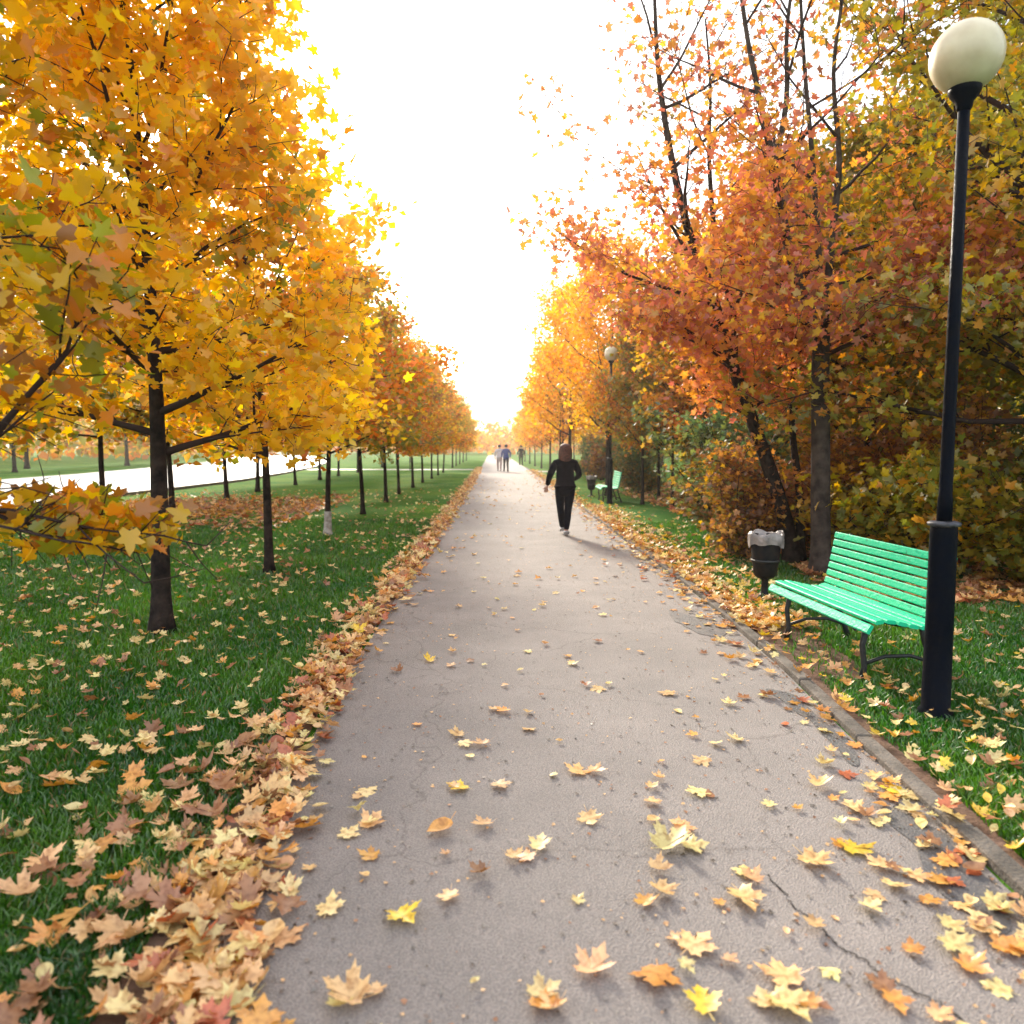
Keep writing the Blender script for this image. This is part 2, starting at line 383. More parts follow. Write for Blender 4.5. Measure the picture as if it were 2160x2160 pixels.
def leaf_mesh(name, P, N, yaw, size, colour, template, material, curl=None, asp=None):
    TV, TF = template; n = len(P); K = len(TV)
    N = N / (np.linalg.norm(N, axis=1, keepdims=True) + 1e-9)
    X, Y = frames(N, yaw)
    t = TV[None, :, :].repeat(n, 0)
    if asp is None: asp = .72 + .38 * ((yaw * 7.77) % 1)
    t[:, :, 0] *= asp[:, None] if hasattr(asp, '__len__') else asp
    if curl is not None:
        r2 = (t[:, :, 0] ** 2 + t[:, :, 1] ** 2)
        t[:, :, 2] += curl[:, 0:1] * r2 + curl[:, 1:2] * t[:, :, 0] * t[:, :, 1] + curl[:, 2:3] * np.abs(t[:, :, 0])
    t = t * size[:, None, None]
    V = P[:, None, :] + t[:, :, 0:1] * X[:, None, :] + t[:, :, 1:2] * Y[:, None, :] + t[:, :, 2:3] * N[:, None, :]
    V = V.reshape(-1, 3)
    li = np.concatenate([np.array(f) for f in TF]); ls = np.array([len(f) for f in TF])
    loops = (li[None, :] + (np.arange(n) * K)[:, None]).reshape(-1)
    tot = np.tile(ls, n); start = np.concatenate([[0], np.cumsum(tot)[:-1]])
    me = bpy.data.meshes.new(name); me.vertices.add(len(V)); me.vertices.foreach_set('co', V.astype(np.float32).ravel())
    me.loops.add(len(loops)); me.loops.foreach_set('vertex_index', loops.astype(np.int32))
    me.polygons.add(len(tot)); me.polygons.foreach_set('loop_start', start.astype(np.int32)); me.polygons.foreach_set('loop_total', tot.astype(np.int32))
    me.update(calc_edges=True)
    at = me.attributes.new('leaf_colour', 'FLOAT_COLOR', 'FACE')
    cc = np.ones((len(tot), 4), np.float32); cc[:, :3] = np.repeat(colour, len(TF), axis=0)
    at.data.foreach_set('color', cc.ravel())
    me.materials.append(material); return me

PAL = {  # (colour, weight)
    'gold': [((.90, .58, .02), 4), ((.87, .46, .015), 3.2), ((.68, .44, .02), 2), ((.68, .26, .02), 1.2), ((.30, .31, .03), 1.4), ((.36, .16, .03), .9)],
    'amber':  [((.72, .33, .02), 4), ((.62, .20, .018), 3), ((.58, .36, .03), 2.4), ((.24, .24, .03), 2.4), ((.36, .13, .04), 1.4)],
    'ochre':  [((.50, .29, .02), 4), ((.38, .29, .03), 3), ((.21, .22, .03), 2.4), ((.60, .30, .03), 1.5), ((.30, .12, .04), 1.2)],
    'red':    [((.68, .27, .11), 4), ((.70, .33, .08), 3), ((.56, .19, .12), 2.6), ((.66, .42, .08), 1.8), ((.38, .16, .10), 1.2), ((.32, .27, .07), .9)],
    'orange': [((.76, .34, .03), 4), ((.66, .23, .03), 3), ((.78, .44, .03), 2.6), ((.34, .28, .04), 1.5), ((.40, .14, .04), 1.2)],
    'yellow': [((.90, .56, .03), 4), ((.86, .44, .02), 3), ((.74, .32, .02), 1.5), ((.52, .42, .04), 1)],
    'green': [((.09, .15, .06), 4), ((.15, .18, .05), 3), ((.36, .22, .05), 2.2), ((.22, .11, .05), 1.6)],
    'brown':  [((.36, .15, .06), 4), ((.46, .21, .06), 3), ((.24, .12, .06), 2), ((.52, .30, .05), 1.6), ((.18, .18, .05), 1.2)],
    'mustard': [((.50, .30, .03), 4), ((.38, .28, .03), 3), ((.25, .24, .04), 3.0), ((.56, .27, .04), 1.8), ((.36, .14, .05), 1.5)],
}
def pick_colours(pal, P, rg, patch=.9):
    cs = np.array([c for c, _ in PAL[pal]]); wt = np.array([w_ for _, w_ in PAL[pal]]); cum = np.cumsum(wt) / wt.sum()
    f = 1.25; s = rg.uniform(0, 40, 3)
    nz = (np.sin(P[:, 0] * f * 1.7 + s[0] + 1.3 * np.sin(P[:, 2] * f + s[1])) + np.sin(P[:, 1] * f * 1.5 + s[2] + np.sin(P[:, 0] * 2.1)) + np.sin(P[:, 2] * f * 1.9 + s[1] + np.sin(P[:, 1] * 2.3))) / 6 + .5
    u = np.clip(nz * patch * .75 + rg.uniform(0, 1, len(P)) * (1 - patch * .55) - .04, 0, .9999)
    idx = np.searchsorted(cum, u)
    c = cs[np.clip(idx, 0, len(cs) - 1)] * rg.uniform(.72, 1.22, (len(P), 1)) * rg.uniform(.93, 1.07, (len(P), 3))
    return np.clip(c, 0.004, .92)

def curve_pts(p, d, L, n, up=0.0, wig=.08, rg=None):
    pts = [p.copy()]; d = d / np.linalg.norm(d)
    for i in range(n):
        d = d + np.array([0, 0, up / n]) + rg.normal(0, wig, 3); d = d / np.linalg.norm(d)
        p = p + d * L / n; pts.append(p.copy())
    return pts

def make_tree(seed, H=5.0, clear=1.55, R0=1.9, nl=20, pal='gold', leaf=.13, nleaf=7000, tr=.075, prof='round', leaders=None,
              extra=None, near=False, sub=.24, drop=None, scatter=.13, elev=(22, 62), bark=None, sparse_top=None, droopy=0.0):
    """returns trunk mesh, branches mesh, crown mesh"""
    rg = np.random.default_rng(seed)
    tb, bb = MB(), MB()
    if leaders is None:
        n = 9; lp = []
        for i in range(n + 1):
            t = i / n
            lp.append(np.array([.05 * math.sin(t * 5 + seed) * t * 2, .05 * math.cos(t * 4 + seed * 2) * t * 2, H * .96 * t]))
        leaders = [(lp, tr, .010)]
    else:
        leaders = [([np.array(p, float) for p in lp], a, b) for lp, a, b in leaders]
    lead = []
    for k, (lp, ra, rb) in enumerate(leaders):
        # smooth resample
        Q = []
        for i in range(len(lp) - 1):
            for s_ in range(4): Q.append(lp[i] * (1 - s_ / 4) + lp[i + 1] * (s_ / 4))
        Q.append(lp[-1]); Q = np.array(Q)
        for _ in range(2): Q[1:-1] = (Q[:-2] + 2 * Q[1:-1] + Q[2:]) / 4
        m = len(Q); rad = [ra + (rb - ra) * (i / (m - 1)) ** .85 for i in range(m)]
        if Q[0][2] < .05:
            rad[0] *= 1.55; rad[1] *= 1.12; Q[0][2] -= .05
        tb.tube(Q, rad, 12 if near else 8)
        lead.append((Q, rad))
    segs = []   # leaf bearing segments (p0, p1, weight)
    gold = 2.39996; az = rg.uniform(0, 6.28)
    limbs = []
    ztop = max(Q[-1][2] for Q, _ in lead)
    for i in range(nl):
        t = (i + .5) / nl; z = clear + (ztop - clear) * (t ** 1.05)
        cands = [(Q, rad) for Q, rad in lead if Q[0][2] - .1 <= z <= Q[-1][2]]
        if not cands: continue
        Q, rad = cands[i % len(cands)]
        j = int(np.argmin(np.abs(Q[:, 2] - z))); p = Q[j].copy(); az += gold + rg.normal(0, .25)
        if prof == 'round': Lf = math.sqrt(max(0.04, 1 - ((t - .28) / .80) ** 2)) if t > .28 else .82 + .18 * t / .28
        elif prof == 'vase': Lf = .55 + .45 * math.sin(min(1, t * 1.3) * math.pi * .75)
        else: Lf = 1 - .75 * t
        L = R0 * Lf * rg.uniform(.82, 1.16)
        e = R(elev[0] + (elev[1] - elev[0]) * t + rg.normal(0, 6))
        d = np.array([math.cos(az) * math.cos(e), math.sin(az) * math.cos(e), math.sin(e)])
        limbs.append((curve_pts(p, d, L, 7, .35 - droopy, .07, rg), min(rad[j] * .62, .012 + L * .014)))
    for ex in (extra or []):
        limbs.append(([np.array(q, float) for q in ex[0]], ex[1]))
    def put(pts, r0, r1, n=5):
        bb.tube(pts, [r0 + (r1 - r0) * i / (len(pts) - 1) for i in range(len(pts))], n)
    for pts, r0 in limbs:
        P_ = np.array(pts); put(pts, r0, .004, 7 if near else 5)
        sl = np.linalg.norm(np.diff(P_, axis=0), axis=1); L = sl.sum(); cum = np.concatenate([[0], np.cumsum(sl)])
        s = .22 * L; side = 1
        while s < L:
            p = np.array([np.interp(s, cum, P_[:, a]) for a in range(3)])
            j = min(int(np.searchsorted(cum, s)) - 1, len(sl) - 1); j = max(j, 0)
            t = (P_[j + 1] - P_[j]); t /= np.linalg.norm(t)
            h = np.cross(t, [0, 0, 1]); h /= np.linalg.norm(h) + 1e-6
            d = t * .75 + h * side * rg.uniform(.5, 1.0) + np.array([0, 0, rg.uniform(-.35 - droopy, .5)])
            SL = (.20 + .42 * (L - s) + .10 * L) * rg.uniform(.7, 1.2)
            q = curve_pts(p, d, SL, 4, .15 - droopy, .12, rg); put(q, max(.0055 if near else .003, r0 * .38 * (1 - .5 * s / L)), .003 if near else .002, 4)
            for a in range(1, 4): segs.append((q[a], q[a + 1]))
            # twigs
            for a in range(1, 5):
                dd = (q[a] - q[a - 1]); dd /= np.linalg.norm(dd); hh = np.cross(dd, rg.normal(0, 1, 3)); hh /= np.linalg.norm(hh) + 1e-6
                qq = curve_pts(q[a], dd * .6 + hh * .9, .14 + .22 * SL, 2, 0, .15, rg)
                if near or a % 2: put(qq, .0042 if near else .0028, .0022 if near else .0014, 3)
                segs.append((qq[0], qq[1])); segs.append((qq[1], qq[2]))
            side = -side; s += sub * rg.uniform(.7, 1.3)
        segs.append((P_[-2], P_[-1]))
    A = np.array([a for a, b in segs]); B = np.array([b for a, b in segs])
    ln = np.linalg.norm(B - A, axis=1) + .05
    if sparse_top is not None:
        z0, z1, k = sparse_top
        zz = (A[:, 2] - z0) / (z1 - z0); ln = ln * (1 - (1 - k) * np.clip(zz, 0, 1))
    # each spray of leaves keeps its own fullness, so gaps stay open
    ln = ln * (.35 + rg.uniform(0, 1, len(ln)) ** 2 * 1.3)
    idx = rg.choice(len(A), nleaf, p=ln / ln.sum())
    u = rg.uniform(0, 1, (nleaf, 1)); P = A[idx] * (1 - u) + B[idx] * u + rg.normal(0, scatter, (nleaf, 3)) * np.array([1, 1, .8])
    if drop is not None: P = P[drop(P)]
    n = len(P)
    N = rg.normal(0, 1, (n, 3)); N[:, 2] = np.abs(N[:, 2]) * .9 + .35
    size = leaf * rg.uniform(.6, 1.25, n)
    colr = pick_colours(pal, P, rg)
    crown = leaf_mesh('crown', P, N, rg.uniform(0, 6.28, n), size, colr, T_NEAR if near else T_FAR, M_LEAF)
    bk = bark or M_BARK
    return tb.mesh('trunk', bk, True), bb.mesh('branches', M_TWIG, True), crown

def plant_tree(name, meshes, loc, label, cat='tree', group=None, rz=0.0, sc=(1, 1, 1), tint=(1, 1, 1), wash=0.0, lean=(0, 0)):
    r = empty(name, loc, rz); r.scale = sc; r.rotation_euler = (R(lean[0]), R(lean[1]), rz)
    tag(r, label, cat, group)
    link('trunk', meshes[0], r)
    b = link('branches', meshes[1], r)
    c = link('crown', meshes[2], r); c.color = (*tint, 1)
    if wash:
        me = meshes[0]; k = 1.0
        link('whitewash_band', MB().lathe([(.102, -.02), (.086, .05), (.0745, .14), (.0695, .28), (.0665, wash)], 14, cap=False).mesh('whitewash_band', M_WASH, True), r)
    return r

BASE_Z = 0.0
# ---- row along the left verge
t0 = make_tree(3, H=6.6, clear=2.05, R0=2.0, nl=25, pal='gold', leaf=.105, nleaf=10000, tr=.09, near=True,
    drop=lambda P: (P[:, 2] > 1.74) | ((P[:, 2] < 1.40) & (P[:, 2] > 1.10) & (P[:, 1] > 0) & (P[:, 0] > .2) & (P[:, 0] < 1.35)),
    extra=[([(.05, .1, 1.15), (.40, .18, 1.42), (.62, .2, 1.66), (.78, .2, 1.84), (.95, .22, 2.04), (1.05, .2, 2.3)], .028),
           ([(.0, .05, 1.25), (.35, .08, 1.36), (.75, .1, 1.31), (1.05, .1, 1.24), (1.28, .12, 1.20)], .014),
           ([(.3, .07, 1.36), (.55, -.02, 1.30), (.85, -.08, 1.25), (1.1, -.1, 1.19)], .010), ([(.3, .07, 1.36), (.5, .25, 1.30), (.8, .36, 1.27), (1.05, .42, 1.22)], .010), ([(.5, .09, 1.36), (.8, .2, 1.22), (1.0, .22, 1.17)], .008)], sub=.20)
plant_tree('maple_tree', t0, (-2.9, 3.4, 0), 'golden maple reaching in at the left edge with its trunk out of frame', group='maples in the row beside the left verge')
t1 = make_tree(7, H=6.4, clear=1.5, R0=1.85, nl=28, pal='gold', leaf=.11, nleaf=12000, tr=.088, near=True, sub=.21, elev=(20, 62), droopy=.10, drop=lambda P: P[:, 2] > 1.38)
plant_tree('maple_tree', t1, (-2.85, 6.57, 0), 'large golden maple with a thick dark trunk, second of the left verge row', group='maples in the row beside the left verge', rz=.6)
V = [make_tree(21, H=4.85, clear=1.42, R0=1.75, nl=22, pal='amber', leaf=.12, nleaf=7600, tr=.06, elev=(6, 62), droopy=.15, drop=lambda P: P[:, 2] > 1.22),
     make_tree(22, H=5.1, clear=1.4, R0=1.8, nl=22, pal='gold', leaf=.12, nleaf=7600, tr=.06, elev=(6, 62), droopy=.15, drop=lambda P: P[:, 2] > 1.22),
     make_tree(23, H=4.7, clear=1.42, R0=1.7, nl=20, pal='orange', leaf=.12, nleaf=7200, tr=.055, elev=(6, 62), droopy=.15, drop=lambda P: P[:, 2] > 1.22),
     make_tree(24, H=5.0, clear=1.45, R0=1.75, nl=20, pal='ochre', leaf=.12, nleaf=7200, tr=.055, elev=(6, 62), droopy=.15, drop=lambda P: P[:, 2] > 1.22)]
ORD = ['first', 'second', 'third', 'fourth', 'fifth', 'sixth', 'seventh', 'eighth', 'ninth', 'tenth', 'eleventh', 'twelfth', 'thirteenth', 'fourteenth', 'fifteenth', 'sixteenth', 'seventeenth', 'eighteenth', 'nineteenth', 'twentieth']
VN = ['brownish amber', 'golden', 'orange', 'olive and ochre']
tr_ = random.Random(5)
rowA = [(-2.86, 9.79, 1), (-3.0, 13.93, 0), (-3.1, 18.34, 3), (-3.1, 22.3, 0), (-3.2, 26.2, 2), (-3.15, 30.3, 2), (-3.15, 34.5, 0), (-3.1, 39, 2), (-3.1, 43.5, 3), (-3.1, 48, 2), (-3.1, 59, 0), (-3.1, 65, 2), (-3.1, 72, 0), (-3.1, 80, 1), (-3.1, 90, 2)]
for i, (x, y, v) in enumerate(rowA):
    s = tr_.uniform(.95, 1.05)
    plant_tree('maple_tree', V[v], (x, y, 0), f'{VN[v]} young maple, {ORD[i + 2]} of the left verge row counted from the camera', group='maples in the row beside the left verge',
               rz=tr_.uniform(0, 6), sc=(s * 1.03, s * 1.03, s), tint=(tr_.uniform(.9, 1.1), tr_.uniform(.88, 1.1), 1), wash=.46 if i in (1,) else 0, lean=(tr_.uniform(-1.6, 1.6), tr_.uniform(-1.6, 1.6)))
# ---- second row towards the road
rowB = [(-8.3, 11.8, 1), (-8.56, 17.1, 3), (-7.65, 18.45, 0), (-7.9, 22.97, 0), (-8.4, 27.6, 1), (-8.3, 32.5, 3), (-8.4, 37.5, 0), (-8.5, 42.5, 2), (-8.4, 48, 3), (-8.6, 60, 0), (-8.6, 69, 1), (-8.6, 80, 2)]
for i, (x, y, v) in enumerate(rowB):
    s = tr_.uniform(1.12, 1.28)
    plant_tree('maple_tree', V[v], (x, y, 0), f'{VN[v]} maple near the road, {ORD[i]} of the row at the roadside', group='maples in the roadside row',
               rz=tr_.uniform(0, 6), sc=(s * 1.1, s * 1.1, s), tint=(tr_.uniform(.9, 1.05), tr_.uniform(.9, 1.1), 1), wash=.3 if i == 1 else 0, lean=(tr_.uniform(-2.5, 2.5), tr_.uniform(-2.5, 2.5)))
# ---- trees across the road
X1 = make_tree(31, H=9, clear=1.6, R0=3.4, nl=24, pal='mustard', leaf=.26, nleaf=7000, tr=.16, scatter=.3, sub=.4)
X2 = make_tree(32, H=10, clear=1.8, R0=3.4, nl=24, pal='green', leaf=.26, nleaf=7000, tr=.16, scatter=.3, sub=.4)
X3 = make_tree(33, H=8.5, clear=1.4, R0=3.2, nl=24, pal='amber', leaf=.25, nleaf=7000, tr=.14, scatter=.3, sub=.4)
far = [(-29, 34, 1), (-33, 41, 0), (-30, 49, 2), (-34, 57, 1), (-31, 66, 0), (-33, 76, 2), (-31, 88, 1), (-30, 100, 0), (-28, 114, 2), (-24, 126, 1), (-37, 30, 0), (-28, 24, 1)]
XN = ['mustard', 'dark green', 'amber brown']
for i, (x, y, v) in enumerate(far):
    s = tr_.uniform(.85, 1.15)
    plant_tree('broadleaf_tree', (X1, X2, X3)[v], (x, y, 0), f'{XN[v]} broad tree beyond the road, {ORD[i]} in the order planted along it',
               group='trees beyond the road', rz=tr_.uniform(0, 6), sc=(s, s, s), tint=(1, tr_.uniform(.9, 1.1), 1))

# ---- right side: the near red maples
A0 = (4.1, 9.4, 0)
def rel(pts, o): return [(p[0] - o[0], p[1] - o[1], p[2]) for p in pts]
ta = make_tree(41, clear=2.75, R0=1.9, nl=30, pal='red', leaf=.10, nleaf=8600, near=True, bark=M_BARK_G, prof='vase', elev=(8, 55), sparse_top=(3.6, 5.6, .11), scatter=.15,
    leaders=[(rel([(4.1, 9.4, 0), (4.06, 9.4, .8), (4.04, 9.4, 1.55), (4.0, 9.4, 2.5), (4.0, 9.4, 3.0)], A0), .125, .10),
             (rel([(4.0, 9.4, 2.85), (3.72, 9.38, 3.54), (3.53, 9.35, 3.99), (3.42, 9.3, 4.5), (3.33, 9.3, 4.9), (3.11, 9.3, 5.74), (2.94, 9.3, 6.46), (2.8, 9.3, 7.4), (2.72, 9.3, 8.2)], A0), .075, .012),
             (rel([(3.33, 9.3, 4.85), (3.43, 9.2, 5.63), (3.38, 9.2, 6.35), (3.48, 9.2, 7.2), (3.45, 9.2, 8.0)], A0), .04, .01),
             (rel([(4.02, 9.42, 2.85), (4.14, 9.5, 4.25), (4.23, 9.55, 5.06), (4.1, 9.6, 6.1), (4.22, 9.6, 7.1), (4.3, 9.6, 8.0)], A0), .055, .01),
             (rel([(4.0, 9.38, 2.95), (3.89, 9.3, 3.95), (3.76, 9.25, 4.99), (3.6, 9.2, 6.06), (3.52, 9.2, 7.0), (3.5, 9.2, 7.8)], A0), .045, .01)],
    extra=[(rel([(4.03, 9.4, 2.7), (4.6, 9.0, 3.0), (5.2, 8.7, 3.2), (5.9, 8.4, 3.35), (6.5, 8.3, 3.3)], A0), .03),
           (rel([(4.03, 9.4, 2.8), (4.7, 9.3, 3.2), (5.3, 9.2, 3.5), (6.0, 9.1, 3.6)], A0), .028),
           (rel([(4.0, 9.4, 3.0), (3.4, 8.9, 3.1), (2.9, 8.7, 3.3), (2.5, 8.6, 3.4)], A0), .02)])
plant_tree('red_maple', ta, A0, 'tall red maple with a straight grey trunk forking high, just behind the near bench')
B0 = (4.16, 10.4, 0)
tb_ = make_tree(42, clear=1.9, R0=1.75, nl=28, pal='red', leaf=.10, nleaf=7600, near=True, prof='vase', elev=(8, 50), sparse_top=(3.5, 5.3, .11), scatter=.15,
    leaders=[(rel([(4.16, 10.4, 0), (3.95, 10.4, .8), (3.68, 10.4, 1.55), (3.25, 10.4, 2.62), (2.9, 10.4, 3.74), (2.57, 10.4, 4.49), (2.32, 10.4, 5.51), (2.15, 10.4, 6.5), (2.1, 10.4, 7.4), (2.05, 10.4, 8.1)], B0), .12, .012),
             (rel([(3.25, 10.4, 2.6), (3.3, 10.6, 3.4), (3.05, 10.8, 4.5), (2.95, 10.8, 5.6), (3.0, 10.9, 6.5), (2.9, 10.9, 7.4)], B0), .06, .012),
             (rel([(2.9, 10.4, 3.7), (2.5, 10.3, 4.25), (2.18, 10.2, 4.69), (1.89, 10.2, 5.3)], B0), .035, .008),
             (rel([(4.25, 10.45, 0), (4.3, 10.6, .9), (4.2, 10.8, 1.9), (4.3, 11.0, 3.0), (4.5, 11.1, 4.2), (4.6, 11.2, 5.2)], B0), .07, .012)],
    extra=[(rel([(2.93, 10.4, 3.5), (2.4, 10.4, 3.68), (1.79, 10.4, 3.88), (1.2, 10.4, 4.21), (.75, 10.4, 4.5)], B0), .032),
           (rel([(3.2, 10.4, 2.7), (2.8, 10.3, 2.95), (2.3, 10.2, 3.1), (1.9, 10.1, 3.3)], B0), .022),
           (rel([(3.5, 10.4, 2.0), (3.0, 10.2, 2.2), (2.7, 10.0, 2.3)], B0), .018)])
plant_tree('red_maple', tb_, B0, 'dark red maple with several trunks leaning left over the path, beyond the litter bin')

# ---- right row further along the path
W = [make_tree(51, H=6.8, clear=1.7, R0=2.3, nl=26, pal='orange', leaf=.14, nleaf=9000, tr=.08, scatter=.16),
     make_tree(52, H=7.6, clear=1.9, R0=2.5, nl=28, pal='yellow', leaf=.14, nleaf=10000, tr=.09, scatter=.17),
     make_tree(53, H=6.8, clear=1.6, R0=2.2, nl=24, pal='red', leaf=.14, nleaf=8500, tr=.075, scatter=.16),
     make_tree(54, H=8.2, clear=1.5, R0=2.7, nl=28, pal='mustard', leaf=.15, nleaf=11000, tr=.11, scatter=.18)]
WN = ['orange', 'bright yellow', 'brick red', 'mustard green']
rowR = [(5.3, 14.3, 2, .95), (5.1, 18.6, 0, .93), (3.75, 25, 1, 1.0), (3.3, 33, 1, 1.03), (3.6, 40, 0, .95), (3.5, 47, 1, .85), (3.6, 57, 0, .8), (3.5, 64, 0, .75), (3.5, 73, 1, .75), (3.5, 84, 0, .75)]
for i, (x, y, v, s) in enumerate(rowR):
    plant_tree('maple_tree', W[v], (x, y, 0), f'{WN[v]} maple right of the path, {ORD[i]} of its row beyond the two red maples',
               group='maples in the row right of the path', rz=tr_.uniform(0, 6), sc=(s, s, s), tint=(1, tr_.uniform(.92, 1.08), 1))
rowS = [(6.2, 12.6, 3, .8), (7.6, 16, 0, 1.0), (7.8, 21.5, 3, .95), (7.6, 27, 0, 1.05), (7.2, 33.5, 2, 1.0), (7.4, 40, 3, 1.0), (7.4, 48, 0, 1.0), (7.5, 58, 1, .9), (7.4, 70, 0, .9)]
for i, (x, y, v, s) in enumerate(rowS):
    plant_tree('maple_tree', W[v], (x, y, 0), f'{WN[v]} tree standing one row deeper on the right, {ORD[i]} of that row',
               group='trees of the second row on the right', rz=tr_.uniform(0, 6), sc=(s, s, s), tint=(tr_.uniform(.85, 1), tr_.uniform(.9, 1.05), 1))
rowT = [(9.6, 12.5, 3, 1.15), (12.5, 17, 3, 1.3), (12, 23, 3, 1.3), (13, 30, 0, 1.3), (12.5, 38, 3, 1.3), (13, 47, 0, 1.3), (18, 22, 3, 1.5), (19, 32, 3, 1.5), (12.8, 58, 3, 1.2), (14.5, 12, 3, 1.4), (10.6, 8.3, 3, 1.1)]
for i, (x, y, v, s) in enumerate(rowT):
    plant_tree('broadleaf_tree', W[v], (x, y, 0), f'tall {WN[v]} tree deep in the wood on the right, {ORD[i]} from the lamp side',
               group='tall trees of the wood on the right', rz=tr_.uniform(0, 6), sc=(s, s, s), tint=(tr_.uniform(.8, .95), tr_.uniform(.85, 1.0), 1))
# ---- big mustard tree at the right edge
tcm = make_tree(61, H=9.5, clear=1.9, R0=3.5, nl=34, pal='mustard', leaf=.105, nleaf=24000, tr=.17, near=True, scatter=.17, sub=.26, elev=(18, 60),
    extra=[([(0, 0, 1.9), (-.9, .2, 1.9), (-1.8, .3, 2.1), (-2.6, .4, 2.3), (-3.3, .4, 2.1)], .04), ([(0, 0, 2.3), (-.8, -.5, 2.6), (-1.6, -.9, 2.9), (-2.4, -1.2, 3.0)], .04)])
plant_tree('linden_tree', tcm, (6.6, 8.9, 0), 'big mustard yellow tree filling the right edge behind the near street lamp', rz=0)

# ---- undergrowth
def make_shrub(seed, H, R0, pal, leaf, nleaf, near=False):
    rg = np.random.default_rng(seed); bb = MB(); segs = []
    for i in range(16):
        az = rg.uniform(0, 6.28); e = R(rg.uniform(35, 85)); d = np.array([math.cos(az) * math.cos(e), math.sin(az) * math.cos(e), math.sin(e)])
        L = H * rg.uniform(.7, 1.1) if e > 1 else R0 * rg.uniform(.8, 1.2)
        q = curve_pts(np.array([rg.normal(0, .1), rg.normal(0, .1), -.02]), d, L, 6, .1, .1, rg); bb.tube(q, [.014 - .002 * k for k in range(7)], 5)
        for k in range(1, 6):
            segs.append((q[k], q[k + 1]))
            for _ in range(3):
                dd = rg.normal(0, 1, 3); dd[2] = abs(dd[2]) * .5; qq = curve_pts(q[k], dd, .45 * R0 * rg.uniform(.4, 1), 3, 0, .15, rg); bb.tube(qq, [.005, .004, .003, .002], 4)
                for a in range(3): segs.append((qq[a], qq[a + 1]))
    A = np.array([a for a, b in segs]); B = np.array([b for a, b in segs]); wgt = .3 + rg.uniform(0, 1, len(A)) ** 2
    idx = rg.choice(len(A), nleaf, p=wgt / wgt.sum()); u = rg.uniform(0, 1, (nleaf, 1))
    P = A[idx] * (1 - u) + B[idx] * u + rg.normal(0, .09, (nleaf, 3)); P = P[P[:, 2] > .06]; n = len(P)
    N = rg.normal(0, 1, (n, 3)); N[:, 2] = np.abs(N[:, 2]) + .4
    cm = leaf_mesh('foliage', P, N, rg.uniform(0, 6.28, n), leaf * rg.uniform(.6, 1.25, n), pick_colours(pal, P, rg), T_NEAR if near else T_FAR, M_LEAF)
    return bb.mesh('stems', M_TWIG, True), cm
SH = [make_shrub(71, 1.7, 1.2, 'mustard', .10, 5200, True), make_shrub(72, 1.9, 1.1, 'brown', .09, 4800, True), make_shrub(73, 2.4, 1.2, 'green', .09, 5200, True), make_shrub(74, 1.3, 1.2, 'ochre', .10, 4200, True)]
shr = [(5.15, 9.3, 3, 1.3, 'ochre bush behind the backrest of the near bench'), (3.55, 10.9, 1, .95, 'dark brown bush at the foot of the leaning red maple'),
       (4.25, 12.6, 2, 1.15, 'dark green bush between the two red maples and the trees behind'), (6.3, 8.2, 3, 1.05, 'low ochre bush right of the near street lamp'),
       (6.3, 10.4, 1, 1.25, 'tall brown bush behind the near street lamp pole'), (5.2, 11.4, 1, 1.1, 'brown bush behind the straight grey maple trunk'),
       (7.9, 10.9, 3, 1.4, 'ochre bush deep behind the near lamp at the right edge'), (8.4, 7.2, 1, 1.1, 'brown bush by the right edge of the picture'),
       (5.0, 15.0, 3, 1.2, 'ochre bush under the brick red maple on the right'), (6.6, 14.2, 0, 1.3, 'mustard bush below the second row on the right'),
       (6.2, 18.2, 1, 1.3, 'brown bush right of the far bench among young trunks'), (6.6, 22.5, 0, 1.4, 'mustard bush behind the far bench'),
       (5.2, 26.5, 2, 1.0, 'green bush behind the far litter bin'), (5.6, 31, 2, 1.1, 'green bush on the right well beyond the far bench'),
       (5.3, 37, 1, 1.2, 'brown bush on the right beside the far path'), (5.5, 44, 2, 1.1, 'dark green bush on the right near the crossing path'),
       (9.5, 19, 1, 1.7, 'brown thicket deep in the wood on the right'), (9.6, 25, 3, 1.7, 'ochre thicket deep in the wood beyond the far bench'),
       (9.2, 15, 2, 1.3, 'green bush deep in the wood behind the lamp'), (11.2, 11.0, 1, 1.6, 'brown thicket at the far right behind the big mustard tree')]
for x, y, v, s, lb in shr:
    r = tag(empty('shrub', (x, y, 0), tr_.uniform(0, 6)), lb, 'bush', 'bushes under the trees on the right'); r.scale = (s, s, s)
    link('stems', SH[v][0], r); link('foliage', SH[v][1], r)
# slim young trunks beside the far bench
for i, (x, y, lb) in enumerate([(4.15, 21.2, 'slim young tree just right of the far bench'), (4.75, 20.2, 'second slim young tree right of the far bench'), (5.1, 23.5, 'slim young tree behind the far bench')]):
    m_ = V[3] if i % 2 else V[0]
    plant_tree('maple_tree', m_, (x, y, 0), lb, group='young trees by the far bench', rz=i, sc=(.85, .85, 1.05), tint=(.9, .9, 1))
